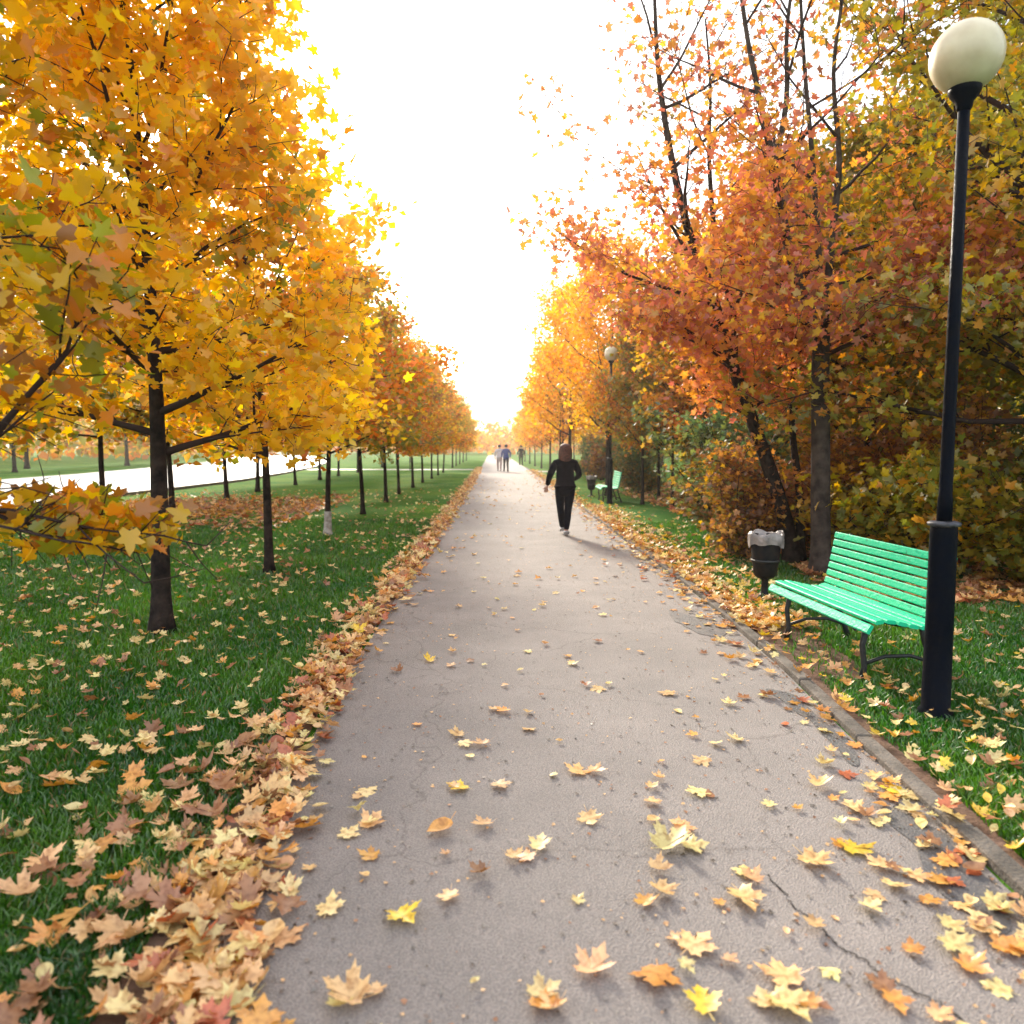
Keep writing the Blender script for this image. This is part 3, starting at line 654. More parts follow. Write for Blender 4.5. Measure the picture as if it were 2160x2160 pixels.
# small whip tree standing left in second row (white base) handled in rows; far wood closing the horizon
rg = np.random.default_rng(91)
def far_wood(name, x0, x1, y0, y1, n, zt, pal, leaf, label):
    P = np.stack([rg.uniform(x0, x1, n), rg.uniform(y0, y1, n), np.zeros(n)], 1)
    top = zt * (.72 + .28 * np.sin(P[:, 0] * .21 + 1) * np.sin(P[:, 1] * .17 + P[:, 0] * .05) + .12 * np.sin(P[:, 0] * .9 + P[:, 1] * .6))
    P[:, 2] = top * rg.uniform(0, 1, n) ** .7 + .3
    N = rg.normal(0, 1, (n, 3)); N[:, 2] = np.abs(N[:, 2])
    me = leaf_mesh(name, P, N, rg.uniform(0, 6, n), leaf * rg.uniform(.6, 1.4, n), pick_colours(pal, P * .15, rg), T_FAR, M_LEAF)
    return tag(link(name, me), label, 'wood', kind='stuff')
far_wood('far_wood', -75, -38, 20, 190, 20000, 9, 'amber', .8, 'distant autumn wood beyond the road on the left')
far_wood('far_wood', 15, 60, 4, 150, 26000, 11, 'mustard', .75, 'dense wood filling the far right side')
far_wood('far_wood', -60, 70, 150, 200, 16000, 6.5, 'amber', .9, 'distant wood closing the end of the path')

# ================================================================== GRASS
def grass(name, n, xr, yr, hmin, hmax, seed, wdt=.006):
    g = np.random.default_rng(seed)
    u = g.uniform(0, 1, n); y = yr[0] + (yr[1] - yr[0]) * u ** 1.6
    x = g.uniform(0, 1, n)
    half = y * .72 + .4
    if xr == 'L':
        xr_ = np.array([el(v) for v in y]) - .16; x = xr_ - x * np.maximum(half + xr_ + .2, .2)
    else:
        xl = np.array([er(v) for v in y]) + .17; x = xl + x * np.maximum(half - xl + .4, .2)
    keep = ~((x > 2.2) & (x < 2.7) & (y > 5.1) & (y < 8.4) & (g.uniform(0, 1, n) < .85)); x, y = x[keep], y[keep]; n = len(x)
    cl = .5 + .5 * np.sin(x * 3.1 + np.sin(y * 2.3)) * np.sin(y * 2.7 + np.sin(x * 1.9))
    h = (hmin + (hmax - hmin) * g.uniform(0, 1, n) * (.45 + .55 * cl)); a = g.uniform(0, 6.28, n); lean = g.uniform(.1, .9, n) * h
    la = g.uniform(0, 6.28, n); dx, dy = np.cos(la) * lean, np.sin(la) * lean
    wx, wy = np.cos(a) * wdt * (1 + y * .12) / 2, np.sin(a) * wdt * (1 + y * .12) / 2; z0 = np.zeros(n) - .003
    V = np.stack([np.stack([x - wx, y - wy, z0], 1), np.stack([x + wx, y + wy, z0], 1),
                  np.stack([x + wx * .8 + dx * .35, y + wy * .8 + dy * .35, h * .62], 1), np.stack([x - wx * .8 + dx * .35, y - wy * .8 + dy * .35, h * .62], 1),
                  np.stack([x + dx, y + dy, h * .9], 1)], 1).reshape(-1, 3)
    base = (np.arange(n) * 5)[:, None]
    loops = (base + np.array([0, 1, 2, 3, 3, 2, 4])[None, :]).reshape(-1); tot = np.tile([4, 3], n); st = np.concatenate([[0], np.cumsum(tot)[:-1]])
    me = bpy.data.meshes.new(name); me.vertices.add(len(V)); me.vertices.foreach_set('co', V.astype(np.float32).ravel())
    me.loops.add(len(loops)); me.loops.foreach_set('vertex_index', loops.astype(np.int32)); me.polygons.add(len(tot))
    me.polygons.foreach_set('loop_start', st.astype(np.int32)); me.polygons.foreach_set('loop_total', tot.astype(np.int32)); me.update(calc_edges=True)
    at = me.attributes.new('leaf_colour', 'FLOAT_COLOR', 'FACE'); c = np.ones((n, 4), np.float32)
    k = np.clip(cl + g.normal(0, .3, n), 0, 1)[:, None]
    c[:, :3] = (np.array([.018, .105, .008]) * (1 - k) + np.array([.085, .21, .018]) * k) * g.uniform(.7, 1.3, (n, 1))
    dry = g.uniform(0, 1, n) < .05; c[dry, :3] = (.22, .17, .06)
    at.data.foreach_set('color', np.repeat(c, 2, axis=0).ravel()); me.materials.append(M_GRASSB)
    return tag(link(name, me), 'short green lawn grass growing ' + ('on the left verge' if xr == 'L' else 'on the right verge'), 'grass', kind='stuff')
grass('grass', 150000, 'L', (1.7, 17), .025, .085, 1)
grass('grass', 110000, 'R', (1.9, 16), .025, .085, 2)

# ================================================================== STREET LAMPS
def globe_material():
    m = bpy.data.materials.new('milk_glass'); m.use_nodes = True; t = m.node_tree; b = t.nodes['Principled BSDF']
    b.inputs['Base Color'].default_value = (.72, .68, .56, 1); b.inputs['Roughness'].default_value = .35
    c = t.nodes.new('ShaderNodeTexCoord'); n = t.nodes.new('ShaderNodeTexNoise'); n.inputs['Scale'].default_value = 5; n.inputs['Detail'].default_value = 5
    r = t.nodes.new('ShaderNodeValToRGB'); e = r.color_ramp.elements; e[0].position = .4; e[0].color = (.66, .59, .42, 1); e[1].position = .75; e[1].color = (.48, .40, .26, 1)
    t.links.new(c.outputs['Object'], n.inputs['Vector']); t.links.new(n.outputs['Fac'], r.inputs[0]); t.links.new(r.outputs[0], b.inputs['Base Color'])
    b.inputs['Subsurface Weight'].default_value = .35; b.inputs['Subsurface Radius'].default_value = (.1, .09, .07); b.inputs['Subsurface Scale'].default_value = 1
    return m
M_MILK = globe_material()
lamp = empty('street_lamp', (2.64, 4.41, 0))
tag(lamp, 'black street lamp with a cream globe standing in front of the near bench', 'street lamp', 'globe street lamps along the right side')
lbase = MB().lathe([(.098, -.03), (.098, .03), (.080, .05), (.076, .5), (.074, 1.10), (.072, 1.13), (.064, 1.15)], 28).build('lamp_base', M_LAMP, lamp, True)
MB().lathe([(.070, 1.135), (.088, 1.142), (.090, 1.158), (.072, 1.166), (.045, 1.168)], 28).build('collar', M_RIM, lbase, True)
MB().lathe([(.042, 1.16), (.040, 1.30), (.036, 1.32), (.034, 2.4), (.031, 3.53)], 20).build('pole', M_LAMP, lamp, True)
MB().lathe([(.031, 3.47), (.042, 3.49), (.045, 3.52), (.066, 3.545), (.082, 3.57), (.086, 3.60), (.074, 3.612)], 24).build('globe_holder', M_LAMP, lamp, True)
g = MB().lathe([(.188 * math.sin(a), -.188 * math.cos(a)) for a in [math.pi * (k + .02) / 24.04 for k in range(25)]], 40, (0, 0, 3.762)).build('globe', M_MILK, lamp, True)
for (x, y, lb) in [(3.3, 21.6, 'black street lamp with a globe beside the far bench'), (2.97, 34, 'distant black street lamp half hidden in yellow foliage')]:
    c = copy_tree(lamp); c.location = (x, y, 0); c['label'] = lb; c.scale = (1, 1, 1.11)

# ================================================================== BENCHES
bench = empty('park_bench', (2.45, 5.66, 0), 0.0)
tag(bench, 'turquoise slatted park bench beside the near street lamp', 'bench', 'turquoise benches along the right side')
# profile across the bench: x away from the path, z up. Seat front at x=0
SEAT = [(-.03, .405, -60), (.035, .452, -8), (.115, .452, 6), (.195, .436, 12), (.275, .418, 10), (.355, .408, 2), (.425, .418, -18)]
BACK = [(.460, .468, 74), (.475, .532, 76), (.489, .596, 77), (.502, .660, 78), (.514, .724, 78), (.525, .788, 79), (.535, .850, 80)]
BL = 1.54
def slat(c, ang, wd, bow):
    b = MB(); M = Matrix.Rotation(R(ang) * -1, 3, 'Y'); th = .026; n = 9; ring = [(-wd / 2, -th / 2 + .004), (-wd / 2 + .005, -th / 2), (wd / 2 - .005, -th / 2), (wd / 2, -th / 2 + .004), (wd / 2, th / 2 - .006), (wd / 2 - .007, th / 2), (-wd / 2 + .007, th / 2), (-wd / 2, th / 2 - .006)]
    vs = []; fs = []
    for i in range(n):
        yy = -BL / 2 + BL * i / (n - 1); sag = bow * (1 - (2 * i / (n - 1) - 1) ** 2)
        for px, pz in ring:
            q = M @ Vector((px, 0, pz + sag)); vs.append((c[0] + q.x, yy, c[1] + q.z))
    k = len(ring)
    for i in range(n - 1):
        for j in range(k): fs.append((i * k + j, (i + 1) * k + j, (i + 1) * k + (j + 1) % k, i * k + (j + 1) % k))
    fs.append(tuple(range(k))); fs.append(tuple(range((n - 1) * k, n * k))[::-1])
    return b.add(vs, fs)
br = random.Random(3)
for (x, z, a) in SEAT:
    slat((x, z), a * -1 if abs(a) > 40 else -a, .064 if x != .035 else .056, -.004 * br.random()).build('seat_slat', M_TEAL, bench)
for (x, z, a) in BACK:
    slat((x, z), a, .052, -.003 * br.random()).build('back_slat', M_TEAL, bench)
def side_profile(yc, part):
    b = MB()
    if part == 'leg_front': b.tube([(.03, yc, -.02), (.05, yc, .10), (.03, yc, .25), (.06, yc, .40)], [.028, .02, .02, .024], 8)
    if part == 'leg_rear': b.tube([(.58, yc, -.02), (.53, yc, .12), (.48, yc, .26), (.45, yc, .39)], [.028, .02, .02, .024], 8)
    if part == 'frame': b.tube([(-.035, yc, .36), (.03, yc, .418), (.12, yc, .424), (.27, yc, .394), (.37, yc, .382), (.43, yc, .40), (.487, yc, .46), (.518, yc, .60), (.548, yc, .78), (.562, yc, .88)], [.014, .017, .018, .018, .019, .02, .018, .016, .014, .012], 8)
    return b
for s_ in (-1, 1):
    yc = s_ * .58
    side_profile(yc, 'leg_front').build('leg', M_IRON, bench, True); side_profile(yc, 'leg_rear').build('leg', M_IRON, bench, True)
    side_profile(yc, 'frame').build('bench_frame', M_IRON, bench, True)
    MB().tube([(.04, yc, .12), (.2, yc, .17), (.38, yc, .17), (.53, yc, .12)], .013, 8).build('stretcher', M_IRON, bench, True)
bench.rotation_euler = (0, 0, R(3.6))
c = copy_tree(bench); c.location = (3.15, 22.6, 0); c.rotation_euler = (0, 0, R(-2)); c['label'] = 'distant turquoise park bench behind the second street lamp'

# ================================================================== LITTER BINS
def make_bin(loc, label, bag=True):
    r = tag(empty('litter_bin', loc), label, 'litter bin', 'litter bins beside the benches')
    MB().lathe([(.13, -.01), (.13, .02), (.05, .05), (.035, .08), (.035, .20), (.06, .235)], 20).build('foot', M_BIN, r, True)
    body_ = MB().lathe([(.085, .23), (.115, .26), (.135, .40), (.150, .55), (.160, .66), (.168, .675), (.162, .685), (.150, .68), (.140, .55), (.10, .30), (.01, .28)], 28).build('bin_body', M_BIN, r, True)
    for zz in (.34, .52): pass
    MB().lathe([(.140, .40), (.146, .40), (.148, .425), (.142, .425)], 28).build('band', M_IRON, body_, True)
    if bag:
        b = MB(); n = 40; prof = [(.135, .60), (.150, .672), (.166, .705), (.178, .695), (.180, .66), (.176, .62), (.172, .59)]; vs = []; fs = []
        rr2 = random.Random(8)
        for j, (q, z) in enumerate(prof):
            for k in range(n):
                a = 2 * math.pi * k / n; w2 = .010 * math.sin(a * 7 + j * .6) + .006 * math.sin(a * 13 + 1)
                dz = (-.05 * max(0, math.sin(a * 2 + 2.2)) - .007 * math.sin(a * 5)) * max(0, j - 2) / 4 + (.022 * math.sin(a * 4 + 1) if j in (2,) else 0)
                vs.append(((q + w2) * math.cos(a), (q + w2) * math.sin(a), z + dz))
        for j in range(len(prof) - 1):
            for k in range(n): fs.append((j * n + k, j * n + (k + 1) % n, (j + 1) * n + (k + 1) % n, (j + 1) * n + k))
        b.add(vs, fs).build('bin_liner', M_BAG, r, True)
    return r
make_bin((2.86, 7.93, 0), 'black litter bin with a pale bag folded over its rim, left of the near bench')
make_bin((3.16, 24.6, 0), 'small distant black litter bin beside the far bench', bag=True).scale = (.95, .95, .95)

# small round red sign by the road, seen between trunks
sg = tag(empty('road_sign', (-5.6, 52, 0)), 'small round red road sign seen between the left trunks', 'road sign')
MB().tube([(0, 0, -.05), (0, 0, 1.5)], .025, 8).build('post', M_RIM, sg, True)
M_RED = mat('red_sign', (.55, .03, .015), .4, .5); M_WHITE = mat('white_sign', (.8, .8, .8), .4, .5)
MB().tube([(0, -.03, 1.25), (0, -.05, 1.25)], .27, 28).build('sign_plate', M_RED, sg)
MB().box((0, -.055, 1.27), (.34, .008, .09)).build('sign_bar', M_WHITE, sg)

# ================================================================== PEOPLE
def skinned(name, verts, edges, material, parent, sub=2):
    """verts: list of (pos, (rx, ry))"""
    me = bpy.data.meshes.new(name); me.from_pydata([v[0] for v in verts], edges, [])
    ob = bpy.data.objects.new(name, me); COL.objects.link(ob)
    md = ob.modifiers.new('skin', 'SKIN'); md.use_smooth_shade = True; md.branch_smoothing = .6
    sv = me.skin_vertices[0].data
    for i, v in enumerate(verts): sv[i].radius = v[1]
    sv[0].use_root = True
    ob.modifiers.new('sub', 'SUBSURF').levels = sub; ob.modifiers['sub'].render_levels = sub
    dg = bpy.context.evaluated_depsgraph_get(); dg.update()
    m2 = bpy.data.meshes.new_from_object(ob.evaluated_get(dg)); m2.name = name
    bpy.data.objects.remove(ob, do_unlink=True)
    m2.materials.clear(); m2.materials.append(material); smooth(m2)
    return link(name, m2, parent)

def person(loc, rz, label, h, J, mats, hairstyle='long'):
    """J: joint positions for a 1.68 m body facing +Y"""
    root = tag(empty('person', loc, rz), label, 'person'); root.scale = (h / 1.68 * 1.10, h / 1.68 * 1.05, h / 1.68)
    skin_m, jack_m, trou_m, shoe_m, hair_m = mats
    v = []; e = []
    def add(p, r, par=None):
        v.append((p, r if isinstance(r, tuple) else (r, r)))
        if par is not None: e.append((par, len(v) - 1))
        return len(v) - 1
    pel = add((0, 0, .92), (.13, .095)); wa = add((0, .0, 1.07), (.11, .085), pel); ch = add((0, .01, 1.26), (.14, .10), wa)
    uc = add((0, .0, 1.36), (.10, .07), ch); nk = add((0, .01, 1.45), (.048, .05), uc); hb = add((0, .03, 1.51), (.062, .072), nk)
    hm = add((0, .035, 1.58), (.074, .092), hb); ht = add((0, .02, 1.65), (.05, .06), hm)
    nose = add((0, .135, 1.565), (.011, .014), hm)
    for s_ in (-1, 1): add((s_ * .082, .02, 1.565), (.012, .02), hm)
    for side in ('L', 'R'):
        s_ = -1 if side == 'L' else 1
        sh = add((s_ * .155, 0, 1.345), .044, uc); elb = add(J['elbow' + side], .038, sh); wr = add(J['wrist' + side], (.024, .022), elb)
        wv = Vector(J['wrist' + side]); d = (wv - Vector(J['elbow' + side])).normalized()
        pm = add(tuple(wv + d * .05), (.035, .018), wr)
        side_v = d.cross(Vector((0, 1, 0.2))).normalized()
        for k, (off, ln) in enumerate([(-.026, .060), (-.009, .072), (.009, .068), (.026, .052)]):
            b0 = wv + d * .085 + side_v * off; f1 = add(tuple(b0), .0095, pm); f2 = add(tuple(b0 + d * ln * .55 + Vector((0, .012, 0))), .0085, f1); add(tuple(b0 + d * ln + Vector((0, .03, 0))), .007, f2)
        th0 = wv + d * .035 + side_v * -.035; t1 = add(tuple(th0), .011, pm); add(tuple(th0 + d * .04 + Vector((0, .03, 0))), .009, t1)
        hp = add((s_ * .088, 0, .87), .088, pel); kn = add(J['knee' + side], .056, hp); cf = add(tuple(Vector(J['knee' + side]) * .6 + Vector(J['ankle' + side]) * .4 + Vector((0, -.02, 0))), .053, kn)
        an = add(J['ankle' + side], .036, cf); add(tuple(Vector(J['ankle' + side]) + Vector(J.get('toe' + side, (0, .15, -.05)))), (.034, .024), an)
    skinned('body', v, e, skin_m, root)
    # jacket
    v = []; e = []
    a0 = add((0, 0, 1.06), (.165, .125)); lo = add((0, -.005, .92), (.180, .140), a0); add((0, -.005, .70), (.168, .135), lo)
    c1 = add((0, .005, 1.24), (.185, .13), a0); c2 = add((0, 0, 1.36), (.125, .10), c1); add((0, .0, 1.46), (.075, .075), c2)
    for side in ('L', 'R'):
        s_ = -1 if side == 'L' else 1
        sh = add((s_ * .162, 0, 1.355), .074, c2); elb = add(J['elbow' + side], .058, sh); add(tuple(Vector(J['wrist' + side]) * .95 + Vector(J['elbow' + side]) * .05), .040, elb)
    skinned('jacket', v, e, jack_m, root)
    v = []; e = []
    pe = add((0, 0, .94), (.145, .115))
    for side in ('L', 'R'):
        s_ = -1 if side == 'L' else 1
        hp = add((s_ * .088, 0, .84), .102, pe); kn = add(J['knee' + side], .068, hp); cf = add(tuple(Vector(J['knee' + side]) * .55 + Vector(J['ankle' + side]) * .45 + Vector((0, -.02, 0))), .064, kn)
        add(tuple(Vector(J['ankle' + side]) + Vector((0, 0, .0))), .046, cf)
    skinned('trousers', v, e, trou_m, root)
    for side in ('L', 'R'):
        a_ = Vector(J['ankle' + side]); t_ = Vector(J.get('toe' + side, (0, .15, -.05))); v = []; e = []
        q = add(tuple(a_ + Vector((0, -.01, .0))), .05); hl = add(tuple(a_ + Vector((0, -.04, -.04))), (.04, .035), q); m_ = add(tuple(a_ + t_ * .5 + Vector((0, 0, -.01))), (.045, .036), q); add(tuple(a_ + t_), (.04, .026), m_)
        skinned('shoe', v, e, shoe_m, root)
    # hair: a shell round the back of the skull, falling to the shoulders when long
    hb_ = MB(); nu, nv = 28, 18; vs = []; fs = []; long_ = hairstyle == 'long'
    for j in range(nv + 1):
        t = j / nv; ph = t * math.pi * (.62 if not long_ else .60)
        for k in range(nu):
            a = 2 * math.pi * k / nu; back = .5 - .5 * math.sin(a)
            fall = (max(0, t - .55) / .45) * back ** .6 * (.19 if long_ else .03)
            rx = (.098 if not long_ else .108) * math.sin(ph) * (1 + .04 * math.sin(a * 9 + t * 5)) * (1 + (.18 * back * max(0, t - .5) if long_ else 0))
            ry = (.112 if not long_ else .120) * math.sin(ph) * (1 + .03 * math.sin(a * 7 + t * 3))
            front = max(0, math.sin(a)) * t * .03
            vs.append((rx * math.cos(a), .015 + ry * math.sin(a) - front - fall * .12, 1.595 + .108 * math.cos(ph) - fall))
    for j in range(nv):
        for k in range(nu): fs.append((j * nu + k, (j + 1) * nu + k, (j + 1) * nu + (k + 1) % nu, j * nu + (k + 1) % nu))
    hb_.add(vs, fs).build('hair', hair_m, root, True)
    for s_ in (-1, 1):
        MB().lathe([(.010 * math.sin(a), .010 * math.cos(a)) for a in (.05, .8, 1.57, 2.3, 3.09)], 8, (s_ * .03, .122, 1.585)).build('eye', M_WHITE, root, True)
    return root
M_SKIN = mat('skin', (.55, .32, .24), .5, .4)
def cloth(n, c): return mat(n, c, .95, .03, 14, tuple(x * .6 for x in c), .4, 40)
M_BLK = cloth('black_cloth', (.006, .006, .012)); M_NAVY = cloth('dark_trousers', (.005, .006, .013))
M_WSH = cloth('white_shoe', (.72, .72, .74)); M_HAIR = mat('auburn_hair', (.13, .05, .035), .6, .3, 40, (.05, .02, .018), .6, 60)
M_BLUE = cloth('blue_jacket_cloth', (.08, .13, .42)); M_WJ = cloth('white_jacket_cloth', (.80, .80, .84)); M_PINKT = cloth('pale_trousers', (.55, .42, .42)); M_DARKH = mat('dark_hair', (.03, .02, .016), .6, .3)
walkJ = dict(elbowL=(-.27, -.10, 1.12), wristL=(-.30, .02, .92), elbowR=(.235, -.06, 1.12), wristR=(.17, .14, 1.03),
             kneeL=(-.060, .15, .50), ankleL=(-.015, .24, .12), kneeR=(.055, .02, .49), ankleR=(.015, -.06, .095), toeL=(0, .14, .0), toeR=(0, .14, -.045))
person((1.30, 13.8, 0), R(2), 'woman in a black jacket and dark trousers walking away along the path', 1.64, walkJ, (M_SKIN, M_BLK, M_NAVY, M_WSH, M_HAIR))
stJ = dict(elbowL=(-.24, -.03, 1.12), wristL=(-.25, .05, .88), elbowR=(.24, -.03, 1.12), wristR=(.25, .05, .88),
           kneeL=(-.09, .06, .50), ankleL=(-.09, .12, .10), kneeR=(.09, .03, .49), ankleR=(.09, -.10, .10))
person((.84, 49.3, 0), R(8), 'distant person in a blue jacket and dark trousers on the path', 1.74, stJ, (M_SKIN, M_BLUE, M_NAVY, M_BLK, M_DARKH), 'short')
person((.42, 50.4, 0), R(-5), 'distant person in a white jacket and pale trousers on the path', 1.74, stJ, (M_SKIN, M_WJ, M_PINKT, M_WSH, M_DARKH), 'short')
person((2.45, 67, 0), R(4), 'tiny dark clothed person farthest away at the right edge of the path', 1.72, stJ, (M_SKIN, M_BLK, M_NAVY, M_BLK, M_DARKH), 'short')

# ================================================================== FALLEN LEAVES
LC = {'y': (.90, .72, .32), 'Y': (.88, .62, .07), 't': (.86, .54, .25), 'O': (.80, .40, .10), 'b': (.40, .19, .09), 'r': (.52, .16, .07)}
LN = {'y': 'pale yellow', 'Y': 'bright yellow', 't': 'peach tan', 'O': 'orange', 'b': 'brown', 'r': 'rust red'}
placed = [(-.59,3.45,'y'),(-.16,3.47,'Y'),(.03,3.49,'t'),(-.22,3.07,'O'),(-.04,3.11,'t'),(-.6,3.05,'y'),(-.52,3.14,'t'),(-.48,5.62,'Y'),(-1.15,6.39,'Y'),(-.98,6.56,'O'),(-.31,2.49,'Y'),(-.42,2.1,'t'),(-.35,2.13,'t'),(.49,2.18,'O'),(.64,2.31,'t'),(.7,2.93,'y'),(.79,3.07,'t'),(.71,3.3,'t'),(.95,3.4,'y'),(.62,2.76,'t'),(1.06,3.75,'t'),(.41,3.16,'t'),(1.32,4.03,'y'),(.88,2.56,'t'),(.95,2.68,'t'),(1.23,2.8,'t'),(1.43,2.89,'Y'),(1.47,2.76,'t'),(1.35,2.57,'t'),(1.45,2.63,'y'),(1.53,2.53,'O'),(1.30,2.50,'y'),(1.86,3.4,'Y'),(1.76,3.43,'y'),(1.53,3.45,'t'),(1.66,3.7,'y'),(1.59,3.23,'t'),(1.52,2.4,'y'),(1.47,2.29,'y'),(1.64,2.41,'y'),(1.73,2.47,'y'),(1.46,2.19,'O'),(.87,2.16,'t'),(.83,2.04,'y'),(1.15,2.05,'O'),(.6,2.05,'Y'),(.3,2.21,'t'),(.14,2.11,'y'),(.17,2.05,'t'),(.6,2.61,'t'),(.69,4.93,'y'),(1.13,4.82,'t'),(.58,5.51,'y'),(.41,3.64,'t'),(-.06,3.99,'t'),(.01,4.55,'t'),(-.48,2.88,'O'),(.18,2.93,'y'),(.08,2.85,'t'),(.79,2.92,'y'),(-.68,2.39,'t'),(-.82,2.28,'Y'),(-.82,2.14,'O'),(-.99,2.16,'t'),(-.86,2.64,'O'),(-1.16,2.36,'t'),(-.87,2.23,'O'),(-.57,2.54,'y')]
BIG = {3: .17, 13: .16, 15: .17, 23: .16, 26: .15, 25: .14, 11: .14, 46: .14, 61: .17, 39: .15, 42: .14, 43: .14, 7: .12, 8: .14, 9: .13}
UNIQ = {3: 'big orange oval leaf alone on the asphalt left of the path centre', 13: 'big orange maple leaf at the bottom of the picture near the path centre',
        15: 'big pale yellow maple leaf on the asphalt right of the path centre', 7: 'bright yellow leaf lying alone on the asphalt near the left edge farther up',
        1: 'bright yellow leaf beside a tan one on the asphalt left of centre', 26: 'bright yellow maple leaf on the right part of the asphalt', 32: 'bright yellow leaf lying against the right kerb'}
g = np.random.default_rng(77)
pos = []; cls = []; siz = []; where = []
for i, (x, y, c_) in enumerate(placed):
    pos.append((x, y)); cls.append(c_); siz.append(BIG.get(i, g.uniform(.085, .13))); where.append('path')
def scatter_leaves(n, fx, pw, wh, smin=.06, smax=.13, cl='yttOOb'):
    m = 0
    while m < n:
        x, y = fx(g)
        if x is None: continue
        pos.append((x, y)); cls.append(cl[g.integers(len(cl))]); siz.append(g.uniform(smin, smax)); where.append(wh); m += 1
def on_path(g):
    y = 1.8 + 40 * g.uniform() ** 2.0; x = g.uniform(el(y), er(y)); u = g.uniform()
    if y < 5 and u < .45: return None, None
    if y < 6 and x < .6 and u < .7: return None, None
    if u < .35 and x < er(y) - .45: return None, None
    return x, y
scatter_leaves(560, on_path, None, 'path', .045, .10, 'yytttOOb')
def lit(y): return float(np.interp(y, [2.0, 2.4, 3.1, 4.1, 5.6, 9.7, 17, 35], [-.66, -.74, -.76, -.90, -.97, -.92, -.86, -.8]))
def left_band(g):
    y = 1.5 + 58 * g.uniform() ** 1.7
    wd = .13 + .07 * mnoise.noise(Vector((y * .9, 4, 0)))
    x = lit(y) - .20 + g.normal(0, 1) * wd
    if x > lit(y) + .02 and g.uniform() < .75: return None, None
    return x, y
scatter_leaves(4000, left_band, None, 'band', .05, .135, 'yyyttttOObbr')
def left_near(g):
    y = 1.6 + 2.6 * g.uniform(); return el(y) - .25 - abs(g.normal(0, .5)), y
scatter_leaves(80, left_near, None, 'lawn', .08, .15, 'ytttOObbb')
def right_band(g):
    y = 2.0 + 50 * g.uniform() ** 1.6
    d = .05 + (.16 if y > 6 else .08)
    if y < 6.5 and g.uniform() < .8: return None, None
    return er(y) + g.normal(-.09 if y < 6.5 else .10, d), y
scatter_leaves(1900, right_band, None, 'kerb', .06, .12, 'yyttOOObr')
def right_mid(g):
    y = 6.5 + 14 * g.uniform() ** 1.3; return er(y) + .1 + abs(g.normal(0, .45 if y > 9 else .3)), y
scatter_leaves(1000, right_mid, None, 'lawn', .06, .12, 'yyYttOOb')
def lawn_l(g):
    y = 2 + 26 * g.uniform() ** 1.25; x = el(y) - .3 - g.uniform() * (y * .70 - .6 if y > 2.2 else .9)
    if y < 6 and g.uniform() > .2 + .6 * (y - 2) / 4: return None, None
    if mnoise.noise(Vector((x * .8, y * .5, 2))) < g.uniform(-.6, .25): return None, None
    return x, y
scatter_leaves(2300, lawn_l, None, 'lawn', .045, .105, 'yyyttObb')
def carpet_l(g):
    return g.uniform(-10.5, -4.2), g.normal(19.5, 2.3)
scatter_leaves(2600, carpet_l, None, 'lawn', .09, .16, 'OObrbt')
def lawn_r(g):
    y = 2.2 + 15 * g.uniform() ** 1.2; x = er(y) + .12 + g.uniform() * max(.6, y * .62 - 1.2)
    if mnoise.noise(Vector((x * .9, y * .6, 7))) < g.uniform(-.6, .2): return None, None
    return x, y
scatter_leaves(800, lawn_r, None, 'lawn', .045, .10, 'yyYttOb')
def carpet_r(g):
    y = 7.5 + 25 * g.uniform() ** 1.3; return g.uniform(4.3 if y > 10 else 3.8, 4.8 + y * .5), y
scatter_leaves(9000, carpet_r, None, 'lawn', .09, .17, 'OObbbrt')
def bench_soil(g): return g.uniform(2.25, 2.9), g.uniform(4.6, 8.6)
scatter_leaves(90, bench_soil, None, 'lawn', .06, .11, 'ytttOOb')
P = np.array([(a, b, 0) for a, b in pos]); cls = np.array(cls); siz = np.array(siz); where = np.array(where); n = len(P)
# on which height the leaf lies: on asphalt, on the kerb, or held up by the grass
onpath = (P[:, 0] > np.array([el(v) for v in P[:, 1]])) & (P[:, 0] < np.array([er(v) for v in P[:, 1]]))
kerbz = (~onpath) & (P[:, 0] > 0) & (P[:, 0] < np.array([er(v) for v in P[:, 1]]) + .10)
P[:, 2] = np.where(onpath, .012 + .01 * g.uniform(0, 1, n), np.where(kerbz, .06, .028 + .045 * g.uniform(0, 1, n)))
band = (where == 'band'); P[band, 2] = .012 + .05 * g.uniform(0, 1, band.sum())
N = np.stack([g.normal(0, 1, n), g.normal(0, 1, n), np.ones(n)], 1); tilt = np.where(onpath & ~band, .10, .38); N[:, :2] *= tilt[:, None]
yaw = g.uniform(0, 6.28, n); curl = np.stack([g.uniform(-.2, .9, n), g.uniform(-.8, .8, n), g.uniform(-.3, .6, n)], 1)
curl[onpath] *= .8
isov = g.uniform(0, 1, n) < .24; isov[:len(placed)] = False; isov[3] = True; siz[isov] *= .8
P[:, 2] += np.maximum(0, -curl[:, 0]) * siz * .35
colour = np.array([LC[c_] for c_ in cls]) * g.uniform(.75, 1.12, (n, 1)) * g.uniform(.94, 1.06, (n, 3)); colour = np.clip(colour, .01, .93)
show = siz ** 2 / np.maximum(P[:, 1], 1.0) ** 3 * (np.abs(P[:, 0] - .025 * P[:, 1]) < P[:, 1] * .70 - .02) * (P[:, 1] > 1.98)
show[:len(placed)] *= 4
order = np.argsort(-show); indiv = order[:300]; rest = order[300:]
zone_words = {'path': 'lying on the grey asphalt near the camera', 'band': 'in the leaf drift along the left edge near the camera', 'kerb': 'by the right kerb near the camera', 'lawn': 'lying on the grass near the camera'}
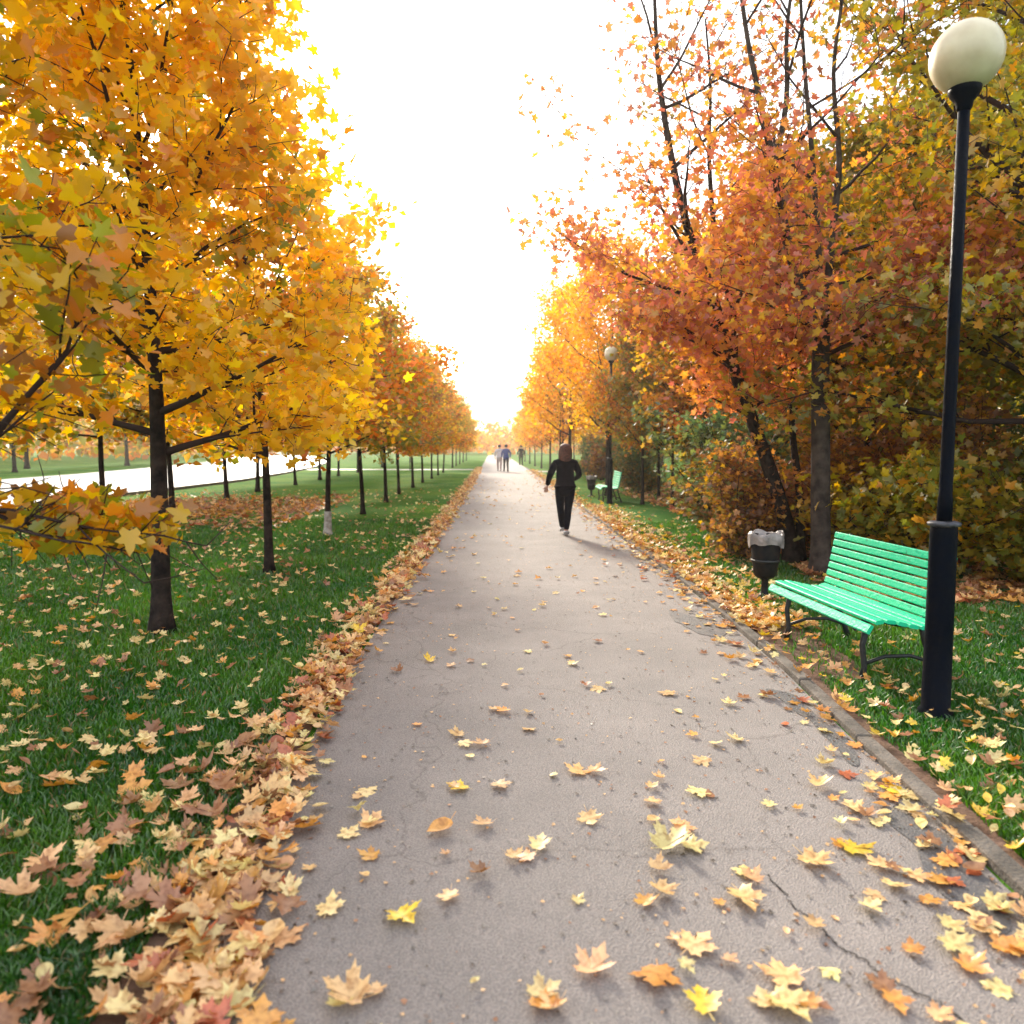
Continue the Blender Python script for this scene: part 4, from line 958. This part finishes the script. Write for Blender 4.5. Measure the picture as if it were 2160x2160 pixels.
for i in indiv:
    z = 'path' if (onpath[i] and where[i] != 'band') else ('band' if where[i] == 'band' else ('kerb' if where[i] == 'kerb' else 'lawn'))
    me = leaf_mesh('fallen_leaf', np.zeros((1, 3)), N[i:i + 1], yaw[i:i + 1], siz[i:i + 1], colour[i:i + 1], T_OVAL if isov[i] else T_FULL, M_FALLEN, curl[i:i + 1])
    o = link('fallen_leaf', me); o.location = P[i]
    lb = UNIQ.get(int(i)) or f'{LN[cls[i]]} fallen leaf {zone_words[z]}'
    tag(o, lb, 'leaf', f'{LN[cls[i]]} fallen leaves {zone_words[z]}')
nearr = rest[P[rest, 1] < 9]; farr = rest[P[rest, 1] >= 9]
T_MED = maple_half([(0, -.45), (.30, -.40), (.22, -.2), (.58, .05), (.25, .16), (.0, .6)])
def join_meshes(name, parts):
    obs = [bpy.data.objects.new(name, m) for m in parts]; co = []; li = []; lt = []; cl = []; off = 0
    for m in parts:
        v = np.empty(len(m.vertices) * 3, np.float32); m.vertices.foreach_get('co', v); co.append(v)
        a = np.empty(len(m.loops), np.int32); m.loops.foreach_get('vertex_index', a); li.append(a + off); off += len(m.vertices)
        b = np.empty(len(m.polygons), np.int32); m.polygons.foreach_get('loop_total', b); lt.append(b)
        c_ = np.empty(len(m.polygons) * 4, np.float32); m.attributes['leaf_colour'].data.foreach_get('color', c_); cl.append(c_)
    for o in obs: bpy.data.objects.remove(o)
    co = np.concatenate(co); li = np.concatenate(li); lt = np.concatenate(lt); cl = np.concatenate(cl)
    me = bpy.data.meshes.new(name); me.vertices.add(len(co) // 3); me.vertices.foreach_set('co', co); me.loops.add(len(li)); me.loops.foreach_set('vertex_index', li)
    me.polygons.add(len(lt)); me.polygons.foreach_set('loop_start', np.concatenate([[0], np.cumsum(lt)[:-1]]).astype(np.int32)); me.polygons.foreach_set('loop_total', lt); me.update(calc_edges=True)
    at = me.attributes.new('leaf_colour', 'FLOAT_COLOR', 'FACE'); at.data.foreach_set('color', cl); me.materials.append(M_FALLEN)
    return me
na = nearr[~isov[nearr]]; nb = nearr[isov[nearr]]
# crumbs of dry leaf and grit on the asphalt, thicker towards both edges
nc = 3600; yy = 1.8 + 11 * g.uniform(0, 1, nc) ** 1.5; uu = np.clip(g.beta(.55, .45, nc), .01, .99)
xx = np.array([el(a) * (1 - b) + er(a) * b for a, b in zip(yy, uu)]); Pc = np.stack([xx, yy, .010 + 0 * yy], 1); Nc = np.stack([g.normal(0, .15, nc), g.normal(0, .15, nc), np.ones(nc)], 1)
Cc = np.array([LC['b'], LC['t'], (.12, .10, .08), (.30, .27, .24)])[g.integers(0, 4, nc)] * g.uniform(.6, 1.1, (nc, 1))
tag(link('leaf_litter', join_meshes('leaf_litter', [leaf_mesh('a', P[na], N[na], yaw[na], siz[na], colour[na], T_FULL, M_FALLEN, curl[na]), leaf_mesh('b', P[nb], N[nb], yaw[nb], siz[nb], colour[nb], T_OVAL, M_FALLEN, curl[nb]),
    leaf_mesh('c', Pc, Nc, g.uniform(0, 6, nc), g.uniform(.006, .024, nc), Cc, T_FAR, M_FALLEN)])), 'countless yellow, tan and brown leaves strewn over path edges and grass', 'leaf litter', kind='stuff')
tag(link('leaf_litter', leaf_mesh('leaf_litter', P[farr], N[farr], yaw[farr], siz[farr] * 1.1, colour[farr], T_MED, M_FALLEN, curl[farr])), 'carpet of fallen leaves farther away under the trees and along the path', 'leaf litter', kind='stuff')

# ================================================================== HAZE
def haze():
    m = bpy.data.materials.new('haze'); m.use_nodes = True; t = m.node_tree; t.nodes.clear()
    o = t.nodes.new('ShaderNodeOutputMaterial'); v = t.nodes.new('ShaderNodeVolumePrincipled')
    v.inputs['Color'].default_value = (1, .95, .88, 1); v.inputs['Density'].default_value = .0008; v.inputs['Anisotropy'].default_value = .72
    t.links.new(v.outputs[0], o.inputs['Volume'])
    b = MB().box((0, 100, 8), (240, 260, 18)).build('haze', m)
    tag(b, 'thin bright haze in the backlit air', 'haze', kind='stuff')
HAZE = True
if HAZE: haze()
